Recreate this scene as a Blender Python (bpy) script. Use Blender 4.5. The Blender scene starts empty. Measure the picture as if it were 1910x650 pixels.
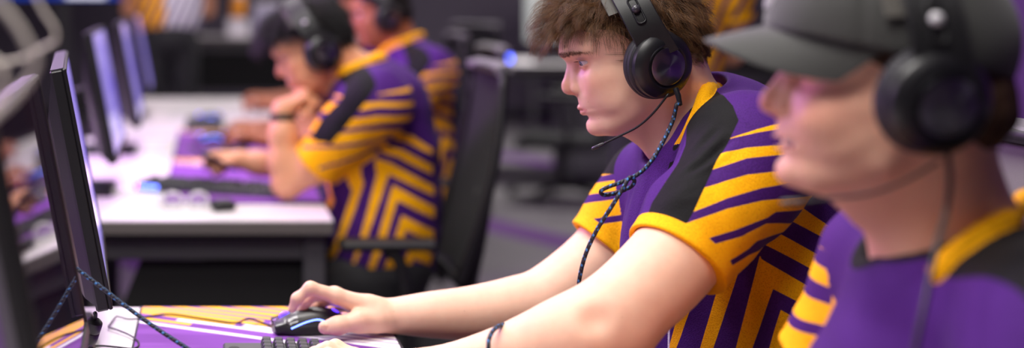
import bpy, math, random
import numpy as np
from mathutils import Vector, Matrix

random.seed(7)
RNG = np.random.default_rng(11)
FPX, VX, VY, CAMZ = 2400.0, 390.0, -20.0, 1.31      # focal length in pixels, vanishing point of the desk row, camera height
COL = bpy.context.scene.collection

def P(px, py, Y):
    """world point at depth Y (metres along the desk row) seen at a pixel of the photograph"""
    return np.array([(px - VX) / FPX * Y, Y, CAMZ - (py - VY) / FPX * Y])

def unit(v):
    v = np.asarray(v, float)
    return v / np.linalg.norm(v)

def srgb(r, g, b):
    def f(c):
        c /= 255.0
        return c / 12.92 if c <= 0.04045 else ((c + 0.055) / 1.055) ** 2.4
    return (f(r), f(g), f(b), 1.0)

# ---------------------------------------------------------------- tagging
def tag(o, label=None, cat=None, group=None, kind=None):
    if label: o['label'] = label
    if cat: o['category'] = cat
    if group: o['group'] = group
    if kind: o['kind'] = kind
    return o

def empty(name, loc=(0, 0, 0), rz=0.0):
    o = bpy.data.objects.new(name, None)
    o.location = loc
    o.rotation_euler = (0, 0, rz)
    COL.objects.link(o)
    return o

def link_mesh(name, me, mat=None, parent=None):
    o = bpy.data.objects.new(name, me)
    COL.objects.link(o)
    for m in (mat if isinstance(mat, (list, tuple)) else [mat]):
        if m is not None: me.materials.append(m)
    if parent is not None: o.parent = parent
    return o

def copy_tree(o, parent=None):
    c = o.copy()
    COL.objects.link(c)
    if parent is not None:
        inv = o.matrix_parent_inverse.copy()
        c.parent = parent; c.matrix_parent_inverse = inv
    for ch in list(o.children):
        copy_tree(ch, c)
    return c

def mesh_np(name, V, F, mat=None, parent=None, smooth=True):
    """V (n,3), F (m,3 or 4)"""
    V = np.asarray(V, np.float32); F = np.asarray(F, np.int32)
    me = bpy.data.meshes.new(name)
    me.vertices.add(len(V)); me.vertices.foreach_set('co', V.ravel())
    k = F.shape[1]
    me.loops.add(F.size); me.loops.foreach_set('vertex_index', F.ravel())
    me.polygons.add(len(F))
    me.polygons.foreach_set('loop_start', np.arange(0, F.size, k, dtype=np.int32))
    me.update(calc_edges=True)
    me.validate()
    me.polygons.foreach_set('use_smooth', np.full(len(me.polygons), smooth))
    return link_mesh(name, me, mat, parent)

def set_attr(o, name, arr):
    arr = np.asarray(arr, np.float32)
    if arr.ndim == 1:
        a = o.data.attributes.new(name, 'FLOAT', 'POINT'); a.data.foreach_set('value', arr)
    else:
        a = o.data.attributes.new(name, 'FLOAT_VECTOR', 'POINT'); a.data.foreach_set('vector', arr.ravel())

# ---------------------------------------------------------------- polygon builder
class MB:
    """collects shapes, then links them as one mesh object"""
    def __init__(s): s.v = []; s.f = []
    def add(s, V, F):
        b = len(s.v)
        s.v.extend([tuple(map(float, p)) for p in V]); s.f.extend([tuple(b + i for i in f) for f in F])
        return s
    def box(s, c, d, R=None, bev=0.0, taper=1.0):
        """centre c, full sizes d, optional 3x3 rotation, chamfered edges"""
        hx, hy, hz = d[0] / 2, d[1] / 2, d[2] / 2
        c = np.asarray(c, float)
        bev = min(bev, 0.49 * min(d))
        if bev <= 0:
            V = [(x * hx * (taper if z > 0 else 1), y * hy * (taper if z > 0 else 1), z * hz) for x in (-1, 1) for y in (-1, 1) for z in (-1, 1)]
            F = [(0, 1, 3, 2), (4, 6, 7, 5), (0, 4, 5, 1), (2, 3, 7, 6), (0, 2, 6, 4), (1, 5, 7, 3)]
        else:
            V = []; idx = {}
            for x in (-1, 1):
                for y in (-1, 1):
                    for z in (-1, 1):
                        t = taper if z > 0 else 1
                        for a in range(3):
                            q = [x * hx * t, y * hy * t, z * hz]
                            for k in range(3):
                                if k != a: q[k] -= (x, y, z)[k] * bev
                            idx[(x, y, z, a)] = len(V); V.append(tuple(q))
            F = []
            def face(a, sg):
                o = [k for k in range(3) if k != a]
                r = []
                for u, w in ((-1, -1), (1, -1), (1, 1), (-1, 1)):
                    q = [0, 0, 0]; q[a] = sg; q[o[0]] = u; q[o[1]] = w
                    r.append(idx[(q[0], q[1], q[2], a)])
                flip = (sg > 0) == (a == 1)
                F.append(tuple(reversed(r)) if flip else tuple(r))
            for a in range(3):
                for sg in (-1, 1): face(a, sg)
            for a in range(3):
                b_, c_ = [k for k in range(3) if k != a]
                for u in (-1, 1):
                    for w in (-1, 1):
                        r = []
                        for t_, ax in ((-1, b_), (-1, c_), (1, c_), (1, b_)):
                            q = [0, 0, 0]; q[a] = t_; q[b_] = u; q[c_] = w
                            r.append(idx[(q[0], q[1], q[2], ax)])
                        F.append(tuple(r))
            for x in (-1, 1):
                for y in (-1, 1):
                    for z in (-1, 1):
                        F.append(tuple(idx[(x, y, z, a)] for a in range(3)))
        V = np.array(V)
        if R is not None: V = V @ np.asarray(R).T
        return s.add(V + c, F)
    def tube(s, pts, r, n=10, caps=True, flat=None):
        """swept tube through pts with radius r (number or list)"""
        pts = [np.asarray(p, float) for p in pts]
        m = len(pts)
        rr = r if hasattr(r, '__len__') else [r] * m
        V = []; F = []
        nrm = None
        for i in range(m):
            t = unit(pts[min(i + 1, m - 1)] - pts[max(i - 1, 0)])
            if nrm is None:
                a = np.array([0, 0, 1.0]) if abs(t[2]) < 0.9 else np.array([1.0, 0, 0])
                nrm = unit(np.cross(t, a))
            else:
                nrm = unit(nrm - t * np.dot(nrm, t))
            b = np.cross(t, nrm)
            for k in range(n):
                a = 2 * math.pi * k / n
                V.append(pts[i] + (nrm * math.cos(a) + b * math.sin(a)) * rr[i])
        for i in range(m - 1):
            for k in range(n):
                k2 = (k + 1) % n
                F.append((i * n + k, i * n + k2, (i + 1) * n + k2, (i + 1) * n + k))
        if caps:
            F.append(tuple(reversed(range(n)))); F.append(tuple(range((m - 1) * n, m * n)))
        return s.add(V, F)
    def lathe(s, prof, o=(0, 0, 0), R=None, n=32):
        """profile of (radius, height) turned about the local z axis"""
        V = []; F = []; m = len(prof)
        for (r, z) in prof:
            for k in range(n):
                a = 2 * math.pi * k / n
                V.append((r * math.cos(a), r * math.sin(a), z))
        for i in range(m - 1):
            for k in range(n):
                k2 = (k + 1) % n
                F.append((i * n + k, i * n + k2, (i + 1) * n + k2, (i + 1) * n + k))
        if prof[0][0] > 1e-6: F.append(tuple(reversed(range(n))))
        if prof[-1][0] > 1e-6: F.append(tuple(range((m - 1) * n, m * n)))
        V = np.array(V)
        if R is not None: V = V @ np.asarray(R).T
        return s.add(V + np.asarray(o, float), F)
    def prism(s, poly, z0, z1, o=(0, 0, 0), R=None):
        """2-D polygon extruded along local z"""
        n = len(poly)
        V = [(x, y, z0) for x, y in poly] + [(x, y, z1) for x, y in poly]
        F = [tuple(reversed(range(n))), tuple(range(n, 2 * n))]
        F += [(k, (k + 1) % n, n + (k + 1) % n, n + k) for k in range(n)]
        V = np.array(V, float)
        if R is not None: V = V @ np.asarray(R).T
        return s.add(V + np.asarray(o, float), F)
    def build(s, name, mat=None, parent=None, smooth=False, bevel=0.0, seg=2, angle=0.6):
        me = bpy.data.meshes.new(name)
        me.from_pydata(s.v, [], s.f); me.update()
        o = link_mesh(name, me, mat, parent)
        if smooth:
            me.polygons.foreach_set('use_smooth', np.ones(len(me.polygons), bool))
            me.set_sharp_from_angle(angle=angle)
        if bevel > 0:
            b = o.modifiers.new('bevel', 'BEVEL'); b.width = bevel; b.segments = seg; b.limit_method = 'ANGLE'
        return o

def rot_z(a):
    c, s_ = math.cos(a), math.sin(a)
    return np.array([[c, -s_, 0], [s_, c, 0], [0, 0, 1.0]])
def rot_y(a):
    c, s_ = math.cos(a), math.sin(a)
    return np.array([[c, 0, s_], [0, 1, 0], [-s_, 0, c]])
def rot_x(a):
    c, s_ = math.cos(a), math.sin(a)
    return np.array([[1, 0, 0], [0, c, -s_], [0, s_, c]])
def frame_z(d, up=(0, 0, 1)):
    """rotation whose local z is d"""
    z = unit(d)
    x = np.cross(up, z)
    if np.linalg.norm(x) < 1e-4: x = np.cross((1, 0, 0), z)
    x = unit(x); y = np.cross(z, x)
    return np.stack([x, y, z], axis=1)

def spline(pts, n=8):
    """Catmull-Rom points through pts"""
    p = [np.asarray(q, float) for q in pts]
    p = [2 * p[0] - p[1]] + p + [2 * p[-1] - p[-2]]
    out = []
    for i in range(1, len(p) - 2):
        for k in range(n):
            t = k / n
            out.append(0.5 * ((2 * p[i]) + (-p[i - 1] + p[i + 1]) * t + (2 * p[i - 1] - 5 * p[i] + 4 * p[i + 1] - p[i + 2]) * t * t
                              + (-p[i - 1] + 3 * p[i] - 3 * p[i + 1] + p[i + 2]) * t ** 3))
    out.append(p[-2])
    return out

def smooth_line(y):
    y = np.asarray(y, float)
    for _ in range(4):
        z = np.r_[y[0], y, y[-1]]; y = 0.25 * z[:-2] + 0.5 * z[1:-1] + 0.25 * z[2:]
    return y

# ---------------------------------------------------------------- materials
MATS = {}
def nodes_of(name):
    m = bpy.data.materials.new(name); m.use_nodes = True
    nt = m.node_tree
    return m, nt, nt.nodes['Principled BSDF']

def mat(name, col, rough=0.5, metal=0.0, emit=None, estr=0.0, noise=0.0, nscale=40, bump=0.0, bscale=300, spec=0.5, coat=0.0, trans=0.0, sheen=0.0):
    if name in MATS: return MATS[name]
    m, nt, b = nodes_of(name)
    b.inputs['Base Color'].default_value = col
    b.inputs['Roughness'].default_value = rough
    b.inputs['Metallic'].default_value = metal
    b.inputs['Specular IOR Level'].default_value = spec
    b.inputs['Coat Weight'].default_value = coat
    b.inputs['Transmission Weight'].default_value = trans
    b.inputs['Sheen Weight'].default_value = sheen
    if emit is not None:
        b.inputs['Emission Color'].default_value = emit
        b.inputs['Emission Strength'].default_value = estr
    tc = nt.nodes.new('ShaderNodeTexCoord')
    if noise > 0:
        n = nt.nodes.new('ShaderNodeTexNoise'); n.inputs['Scale'].default_value = nscale; n.inputs['Detail'].default_value = 4
        nt.links.new(tc.outputs['Object'], n.inputs['Vector'])
        mx = nt.nodes.new('ShaderNodeMix'); mx.data_type = 'RGBA'
        mx.inputs[6].default_value = tuple(c * (1 - noise) for c in col[:3]) + (1,)
        mx.inputs[7].default_value = tuple(min(1, c * (1 + noise)) for c in col[:3]) + (1,)
        nt.links.new(n.outputs['Fac'], mx.inputs[0]); nt.links.new(mx.outputs[2], b.inputs['Base Color'])
    if bump > 0:
        n = nt.nodes.new('ShaderNodeTexNoise'); n.inputs['Scale'].default_value = bscale
        nt.links.new(tc.outputs['Object'], n.inputs['Vector'])
        bp = nt.nodes.new('ShaderNodeBump'); bp.inputs['Strength'].default_value = bump; bp.inputs['Distance'].default_value = 0.001
        nt.links.new(n.outputs['Fac'], bp.inputs['Height']); nt.links.new(bp.outputs['Normal'], b.inputs['Normal'])
    MATS[name] = m
    return m

def glow(name, col, strength):
    return mat(name, col, emit=col, estr=strength)

# ---------------------------------------------------------------- implicit surfaces
class SDF:
    """smooth blend of round cones, ellipsoids and profiles; metres"""
    def __init__(s): s.ops = []
    def add(s, fn, c, rad, k=0.01, mode='u'):
        s.ops.append((fn, np.asarray(c, float), float(rad), float(k), mode)); return s
    def cone(s, a, b, ra, rb, k=0.012, mode='u', flat=None):
        a = np.asarray(a, float); b = np.asarray(b, float); ba = b - a; L2 = max(float(ba @ ba), 1e-12)
        n = fs = None
        if flat is not None: n, fs = unit(flat[0]), flat[1]
        def fn(p):
            pa = p - a
            t = np.clip(pa @ ba / L2, 0, 1)
            q = pa - t[:, None] * ba
            if n is not None: q = q + np.outer(q @ n, n) * (1.0 / fs - 1.0)
            return (np.sqrt((q * q).sum(1)) - (ra + (rb - ra) * t)) * (1.0 if n is None else min(1.0, fs))
        ex = 1.0 if n is None else max(1.0, fs)
        return s.add(fn, (a + b) / 2, math.sqrt(L2) / 2 + max(ra, rb) * ex, k, mode)
    def chain(s, pts, rad, k=0.012, mode='u', flat=None):
        for i in range(len(pts) - 1): s.cone(pts[i], pts[i + 1], rad[i], rad[i + 1], k, mode, flat)
        return s
    def limb(s, pts, rad, k=0.008, n=4, grow=0.0025):
        """a chain along smoothed points, free of kinks at its joints"""
        q = spline(pts, n); t = np.linspace(0, len(pts) - 1, len(q))
        r = smooth_line(np.interp(t, np.arange(len(pts)), np.asarray(rad) + grow))
        for i in range(len(q) - 1): s.cone(q[i], q[i + 1], r[i], r[i + 1], k)
        return s
    def ell(s, c, r, R=None, k=0.012, mode='u'):
        c = np.asarray(c, float); r = np.asarray(r, float); Rm = None if R is None else np.asarray(R, float)
        def fn(p):
            q = p - c
            if Rm is not None: q = q @ Rm
            k0 = np.sqrt(((q / r) ** 2).sum(1)); k1 = np.sqrt(((q / (r * r)) ** 2).sum(1))
            return k0 * (k0 - 1) / np.maximum(k1, 1e-9)
        return s.add(fn, c, r.max(), k, mode)
    def rbox(s, c, d, R=None, rnd=0.005, k=0.005, mode='u'):
        c = np.asarray(c, float); d = np.asarray(d, float) / 2 - rnd; Rm = None if R is None else np.asarray(R, float)
        def fn(p):
            q = p - c
            if Rm is not None: q = q @ Rm
            q = np.abs(q) - d
            return np.sqrt((np.maximum(q, 0) ** 2).sum(1)) + np.minimum(q.max(1), 0) - rnd
        return s.add(fn, c, float(np.linalg.norm(d + rnd)), k, mode)
    def ev(s, p, ops=None):
        d = np.full(len(p), 1.0)
        for fn, c, rad, k, mode in (s.ops if ops is None else ops):
            e = fn(p)
            if mode == 'u':
                h = np.maximum(k - np.abs(d - e), 0) / k
                d = np.minimum(d, e) - h * h * k * 0.25
            elif mode == 's':
                e = -e
                h = np.maximum(k - np.abs(d - e), 0) / k
                d = np.maximum(d, e) + h * h * k * 0.25
            else:                                           # 'i' intersection
                h = np.maximum(k - np.abs(d - e), 0) / k
                d = np.maximum(d, e) + h * h * k * 0.25
        return d
    def near(s, c, R):
        return [o for o in s.ops if o[4] == 'i' or np.linalg.norm(o[1] - c) - o[2] < R + o[3] + 0.03]
    def mesh(s, h, lo=None, hi=None, n=14):
        """surface nets on the blocks the surface passes through -> V, quads"""
        if lo is None:
            us = [o for o in s.ops if o[4] == 'u']
            lo = np.min([o[1] - o[2] for o in us], axis=0) - 0.02
            hi = np.max([o[1] + o[2] for o in us], axis=0) + 0.02
        lo = np.asarray(lo, float); hi = np.asarray(hi, float)
        nb = np.ceil((hi - lo) / (h * n)).astype(int)
        half = math.sqrt(3) * h * n / 2
        g = np.arange(n + 1)
        G = np.stack(np.meshgrid(g, g, g, indexing='ij'), -1).reshape(-1, 3)
        M = (nb * n + 4).astype(np.int64)
        keys = []; verts = []; quads = []
        blocks = np.stack(np.meshgrid(*[np.arange(b) for b in nb], indexing='ij'), -1).reshape(-1, 3)
        cen = lo + (blocks + 0.5) * h * n
        dmin = np.full(len(cen), 9.0)
        for o in s.ops:
            if o[4] == 'u': dmin = np.minimum(dmin, np.linalg.norm(cen - o[1], axis=1) - o[2])
        blocks = blocks[dmin < half + 0.01]; cen = cen[dmin < half + 0.01]
        for b, c in zip(blocks, cen):
            ops = s.near(c, half)
            if not any(o[4] == 'u' for o in ops): continue
            dc = s.ev(c[None], ops)[0]
            if abs(dc) > 1.8 * half + 0.012: continue
            base = b * n
            pts = lo + (base + G) * h
            D = s.ev(pts, ops).reshape(n + 1, n + 1, n + 1)
            neg = D < 0
            if neg.all() or not neg.any(): continue
            cnt = np.zeros((n, n, n), np.float32); acc = np.zeros((n, n, n, 3), np.float32)
            for ax in range(3):
                A = np.moveaxis(D, ax, 0); N = np.moveaxis(neg, ax, 0)
                cr = N[:-1] != N[1:]
                t = np.where(cr, A[:-1] / np.where(cr, A[:-1] - A[1:], 1), 0)
                for u in (0, 1):
                    for w in (0, 1):
                        cs = cr[:, u:u + n, w:w + n]; ts = t[:, u:u + n, w:w + n]
                        cs = np.moveaxis(cs, 0, ax); ts = np.moveaxis(ts, 0, ax)
                        cnt += cs
                        o_ = [k for k in range(3) if k != ax]
                        acc[..., ax] += np.where(cs, ts, 0)
                        acc[..., o_[0]] += cs * u; acc[..., o_[1]] += cs * w
            act = np.argwhere(cnt > 0)
            if len(act):
                ii = tuple(act.T)
                pos = acc[ii] / cnt[ii][:, None] + act
                gi = (act + base + 1).astype(np.int64)
                keys.append((gi[:, 0] * M[1] + gi[:, 1]) * M[2] + gi[:, 2])
                verts.append(lo + (base + pos) * h)
            for ax in range(3):
                o_ = [k for k in range(3) if k != ax]
                sl0 = [slice(0, n)] * 3; sl1 = [slice(0, n)] * 3
                sl1[ax] = slice(1, n + 1)
                a_ = neg[tuple(sl0)]; b_ = neg[tuple(sl1)]
                e = np.argwhere(a_ != b_)
                if not len(e): continue
                inv = a_[tuple(e.T)]
                gi = (e + base + 1).astype(np.int64)
                q = []
                for du, dw in ((0, 0), (-1, 0), (-1, -1), (0, -1)):
                    k = gi.copy(); k[:, o_[0]] += du; k[:, o_[1]] += dw
                    q.append((k[:, 0] * M[1] + k[:, 1]) * M[2] + k[:, 2])
                q = np.stack(q, 1)
                flip = inv if ax != 1 else ~inv
                q = np.where(flip[:, None], q, q[:, ::-1])
                quads.append(q)
        keys = np.concatenate(keys); V = np.concatenate(verts); Q = np.concatenate(quads)
        order = np.argsort(keys); sk = keys[order]
        idx = np.clip(np.searchsorted(sk, Q), 0, len(sk) - 1)
        ok = (sk[idx] == Q).all(1)
        F = order[idx[ok]]
        used = np.unique(F)
        remap = np.zeros(len(V), np.int64); remap[used] = np.arange(len(used))
        V = V[used]; F = remap[F]
        # settle the vertices on the surface
        for it in range(2):
            for i0 in range(0, len(V), 60000):
                pass
        return V, F
    def grad(s, V, h=0.0008):
        """gradient by blocks (culling keeps it quick)"""
        N = np.zeros_like(V); Dv = np.zeros(len(V))
        cell = np.floor(V / 0.06).astype(int)
        _, inv = np.unique(cell, axis=0, return_inverse=True)
        inv = inv.ravel()
        order = np.argsort(inv); st = np.r_[0, np.flatnonzero(np.diff(inv[order])) + 1, len(V)]
        for a, b in zip(st[:-1], st[1:]):
            ids = order[a:b]; p = V[ids]
            c = p.mean(0); R = float(np.linalg.norm(p - c, axis=1).max())
            ops = s.near(c, R)
            Dv[ids] = s.ev(p, ops)
            for k in range(3):
                e = np.zeros(3); e[k] = h
                N[ids, k] = (s.ev(p + e, ops) - s.ev(p - e, ops)) / (2 * h)
        return Dv, N
    def fine(s, h, steps=2, **kw):
        V, F = s.mesh(h, **kw)
        for _ in range(steps):
            D, N = s.grad(V, h * 0.4)
            g2 = np.maximum((N * N).sum(1), 0.05)
            st = (D / g2)[:, None] * N
            ln = np.linalg.norm(st, axis=1, keepdims=True)
            st *= np.minimum(1, 0.6 * h / np.maximum(ln, 1e-9))
            V = V - st
        D, N = s.grad(V, h * 0.4)
        N /= np.maximum(np.linalg.norm(N, axis=1, keepdims=True), 1e-6)
        return V, F, N
# ---------------------------------------------------------------- heads
class HF:
    """head frame in centimetres: x forward, y to the person's left, z up; origin between the ear canals"""
    def __init__(s, o, heading, pitch=0.0, roll=0.0, scale=1.0):
        f = np.array([math.cos(heading), math.sin(heading), 0.0]); l = np.array([-math.sin(heading), math.cos(heading), 0.0]); u = np.array([0, 0, 1.0])
        c, sn = math.cos(pitch), math.sin(pitch)
        f, u = f * c - u * sn, f * sn + u * c
        c, sn = math.cos(roll), math.sin(roll)
        l, u = l * c - u * sn, l * sn + u * c
        s.o = np.asarray(o, float); s.R = np.stack([f, l, u], axis=1); s.s = 0.01 * scale
    def w(s, x, y, z): return s.o + s.R @ (np.array([x, y, z], float) * s.s)
    def loc(s, V): return ((np.asarray(V, float) - s.o) @ s.R) / s.s
    def d(s, x, y, z): return s.R @ np.array([x, y, z], float)

# midline of the face without the nose (height, forward)
PROF_Z = np.array([-10.6, -10.0, -9.7, -9.2, -8.4, -7.5, -6.9, -6.3, -5.85, -5.4, -5.05, -4.6, -3.9, -2.8, -1.0, 1.0, 2.3, 3.2, 3.9, 4.7, 6.2, 8.5, 10.5, 12.0])
PROF_X = np.array([5.4, 7.8, 8.6, 9.35, 9.95, 10.08, 9.95, 9.98, 10.2, 10.5, 10.42, 10.6, 10.62, 10.5, 9.6, 9.15, 9.6, 10.5, 11.1, 10.95, 10.4, 9.2, 7.0, 4.4])
WID_Z = np.array([-10.6, -10.0, -9.0, -8.0, -6.5, -5.0, -3.0, -1.0, 0.5, 2.0, 4.0, 6.0, 8.0, 10.0, 12.0])
WID_Y = np.array([1.8, 3.0, 4.3, 5.1, 5.8, 6.25, 6.7, 6.95, 7.0, 6.95, 6.9, 6.8, 6.3, 5.2, 3.4])
ZF = np.linspace(-12, 13, 501)
def smooth_tab(z, x, sg=0.22):
    """a table read between its rows without kinks"""
    y = np.interp(ZF, z, x); k = np.exp(-0.5 * (np.arange(-30, 31) * 0.05 / sg) ** 2); k /= k.sum()
    return np.convolve(np.pad(y, 30, mode='edge'), k, 'valid')

def face_loft(F, prof=None, wid=None):
    tp = smooth_tab(PROF_Z, PROF_X if prof is None else prof, 0.18); tw = smooth_tab(WID_Z, WID_Y if wid is None else wid, 0.6)
    def fn(p):
        q = F.loc(p)
        z = np.clip(q[:, 2], -10.6, 12.0)
        f = np.interp(z, ZF, tp); w = np.interp(z, ZF, tw)
        xc = np.interp(z, [-10, -7, -3, 3, 12], [3.2, 2.4, 1.4, 1.0, 0.0])
        dx = q[:, 0] - xc; a = np.maximum(f - xc, 0.5)
        ex = np.where(dx > 0, np.abs(dx) / a, np.abs(dx) / 4.0)
        pw = np.interp(z, [-10, -8, -5, -2, 2, 5, 9], [1.95, 2.05, 2.1, 2.15, 2.2, 2.4, 2.2])
        E = (ex ** pw + (np.abs(q[:, 1]) / w) ** pw) ** (1 / pw)
        d = (E - 1) * np.minimum(a, w) * 0.8
        over = np.abs(q[:, 2] - z)
        return (d + over) * F.s
    return fn

def head_ops(S, F, smile=0.0, ears=True, prof=None, lids=0.46, wid=None):
    s = F.s
    def C(a, b, ra, rb, k=0.8, mode='u', flat=None): S.cone(F.w(*a), F.w(*b), ra * s, rb * s, k * s, mode, None if flat is None else (F.d(*flat[0]), flat[1]))
    def E(c, r, k=0.8, mode='u', R=None): S.ell(F.w(*c), np.array(r) * s, F.R if R is None else F.R @ R, k * s, mode)
    E((-0.3, 0, 5.0), (9.6, 7.5, 8.0), 1.0)
    S.add(face_loft(F, prof, wid), F.w(4, 0, 0), 0.145 * s / 0.01, 1.0 * s)
    E((-2.5, 0, -1.0), (6.2, 6.2, 6.5), 2.5)                         # nape and base of the skull
    for y in (-1, 1):
        E((5.6, y * 4.4, -0.9), (2.5, 1.7, 1.9), 1.8)                # cheekbone
        E((6.9, y * 2.9, -1.8), (1.75, 2.3, 2.4), 1.8)
        C((8.3, y * 1.7, 0.9), (8.6, y * 2.2, -1.2), 0.7, 0.7, 1.3)               # front of the cheek
        E((5.0, y * 4.2, -4.2), (2.8, 1.9, 2.4), 1.5)                # cheek
        C((9.3, y * 1.2, 3.7), (6.9, y * 4.7, 4.2), 0.95, 0.7, 1.4)  # brow ridge
        E((9.7, y * 3.35, 2.05), (1.4, 2.2, 0.95), 1.5, 's', rot_z(y * 0.5))     # eye socket
        E((10.1, y * 1.75, 1.7), (0.8, 0.6, 0.8), 1.0, 's')          # inner corner beside the bridge
        C((2.0, y * 4.7, -6.4), (7.0, y * 2.2, -8.6), 0.9, 1.0, 2.2) # jaw edge
    # nose
    C((9.35, 0, 2.5), (11.2, 0, -0.8), 0.78, 0.95, 0.9)
    C((11.2, 0, -0.8), (11.35, 0, -1.25), 0.98, 1.02, 0.5)
    C((10.9, 0, -1.7), (10.1, 0, -2.5), 0.65, 0.5, 0.5)              # columella
    for y in (-1, 1):
        C((9.0, y * 0.85, 1.8), (10.0, y * 1.0, -0.9), 0.8, 0.85, 0.8)
        E((9.95, y * 1.4, -1.6), (1.15, 0.62, 0.80), 0.5)            # wing
        E((10.7, y * 0.68, -2.55), (0.55, 0.26, 0.42), 0.25, 's')     # nostril
        E((8.95, y * 2.08, -1.45), (0.38, 0.34, 0.8), 0.4, 's')       # crease beside the wing
    # mouth
    for y in (-1, 1):
        C((10.62, 0.0, -4.68), (8.95, y * 2.3, -5.06 + 0.5 * smile), 0.27, 0.12, 0.5, flat=((0, 0, 1), 0.85))
        C((10.34, 0.0, -5.55), (8.9, y * 2.2, -5.2 + 0.5 * smile), 0.36, 0.12, 0.5, flat=((0, 0, 1), 0.85))
        C((10.98, 0, -5.08), (9.75, y * 1.7, -5.12 + 0.3 * smile), 0.11, 0.11, 0.12, 's')
        C((9.75, y * 1.7, -5.12 + 0.3 * smile), (8.55, y * 2.85, -5.2 + 0.6 * smile), 0.10, 0.07, 0.12, 's')
        if smile > 0:
            E((7.0, y * 4.3, -2.4), (2.2, 1.7, 1.7), 1.6)
            C((9.3, y * 2.3, -2.4), (8.2, y * 3.6, -5.0), 0.22, 0.25, 0.6, 's')
    for y in (-1, 1): E((8.6, y * 2.95, -5.25 + 0.6 * smile), (0.22, 0.25, 0.28), 0.5, 's')
    C((10.95, 0, -3.1), (11.2, 0, -4.1), 0.14, 0.16, 0.35, 's')     # philtrum
    C((10.1, -0.9, -6.75), (10.1, 0.9, -6.75), 0.15, 0.15, 0.8, 's')   # fold under the lip
    E((9.2, 0, -8.3), (1.2, 1.7, 1.15), 1.4)                         # chin
    if smile > 0:                                                    # parted lips
        S.ell(F.w(9.6, 0, -5.15), np.array([2.2, 2.7, 0.55 * smile]) * s, F.R, 0.2 * s, 's')
        for y in (-1, 1): E((8.9, y * 2.5, -4.85), (0.9, 0.5, 0.3), 0.3, 's')
    # eyes: lids over the balls, then the opening
    for y in (-1, 1):
        S.ell(F.w(*eye_c(y)), np.array([1.4, 1.46, 1.36]) * s, F.R, 0.4 * s)
        R = rot_z(y * 0.55) @ rot_x(-y * 0.04)
        E((8.6, y * 3.4, 2.22), (1.6, 1.7, lids), 0.08, 's', R)
        C((8.95, y * 2.1, 2.95), (7.95, y * 4.3, 2.85), 0.12, 0.12, 0.2)       # upper lid fold
        C((8.85, y * 2.2, 1.62), (7.95, y * 4.3, 1.75), 0.1, 0.1, 0.3)          # lower lid edge
    if ears:
        for y in (-1, 1):
            E((-0.6, y * 7.2, 0.3), (1.7, 0.55, 3.0), 0.5, R=rot_z(-y * 0.35))
            E((-0.1, y * 7.7, 0.5), (1.0, 0.4, 1.9), 0.3, 's', R=rot_z(-y * 0.35))
            C((-0.1, y * 7.0, -2.4), (-0.2, y * 7.1, -2.8), 0.5, 0.4, 0.4)

def eye_c(y): return (7.55, y * 3.3, 2.25)

def eyes(F, parent, irism, gaze=(0.0, 0.0), whitem=None):
    """eyeballs with iris and pupil, looking along the head with a small turn (left, up)"""
    out = []
    for y in (-1, 1):
        mb = MB()
        gd = unit(F.d(1.0, gaze[0], gaze[1]))
        n = 28
        prof = []
        for i in range(n + 1):
            a = math.pi * i / n
            r = 1.24 * F.s
            prof.append((max(r * math.sin(a), 1e-6 if i in (0, n) else 0), -r * math.cos(a)))
        # cornea bulge at the front
        prof = [(p[0], p[1] + (0.06 * F.s * max(0, 1 - (p[0] / (0.58 * F.s)) ** 2) if p[1] > 0 else 0)) for p in prof]
        mb.lathe(prof, F.w(*eye_c(y)), frame_z(gd), 32)
        o = mb.build('eye', [EYE_WHITE, irism, PUPIL], parent, smooth=True, angle=3)
        c = F.w(*eye_c(y))
        for p in o.data.polygons:
            q = np.array(p.center) - c
            a = math.acos(max(-1, min(1, float(unit(q) @ gd))))
            p.material_index = 2 if a < 0.2 else (1 if a < 0.5 else 0)
        out.append(o)
    return out

EYE_WHITE = mat('eye_white', srgb(225, 215, 212), 0.15, coat=0.6)
PUPIL = mat('pupil', (0.004, 0.004, 0.004, 1), 0.08, coat=1.0)
IRIS_BLUE = mat('iris_blue_grey', srgb(96, 104, 120), 0.15, coat=1.0)
IRIS_BROWN = mat('iris_brown', srgb(60, 38, 24), 0.15, coat=1.0)

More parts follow.
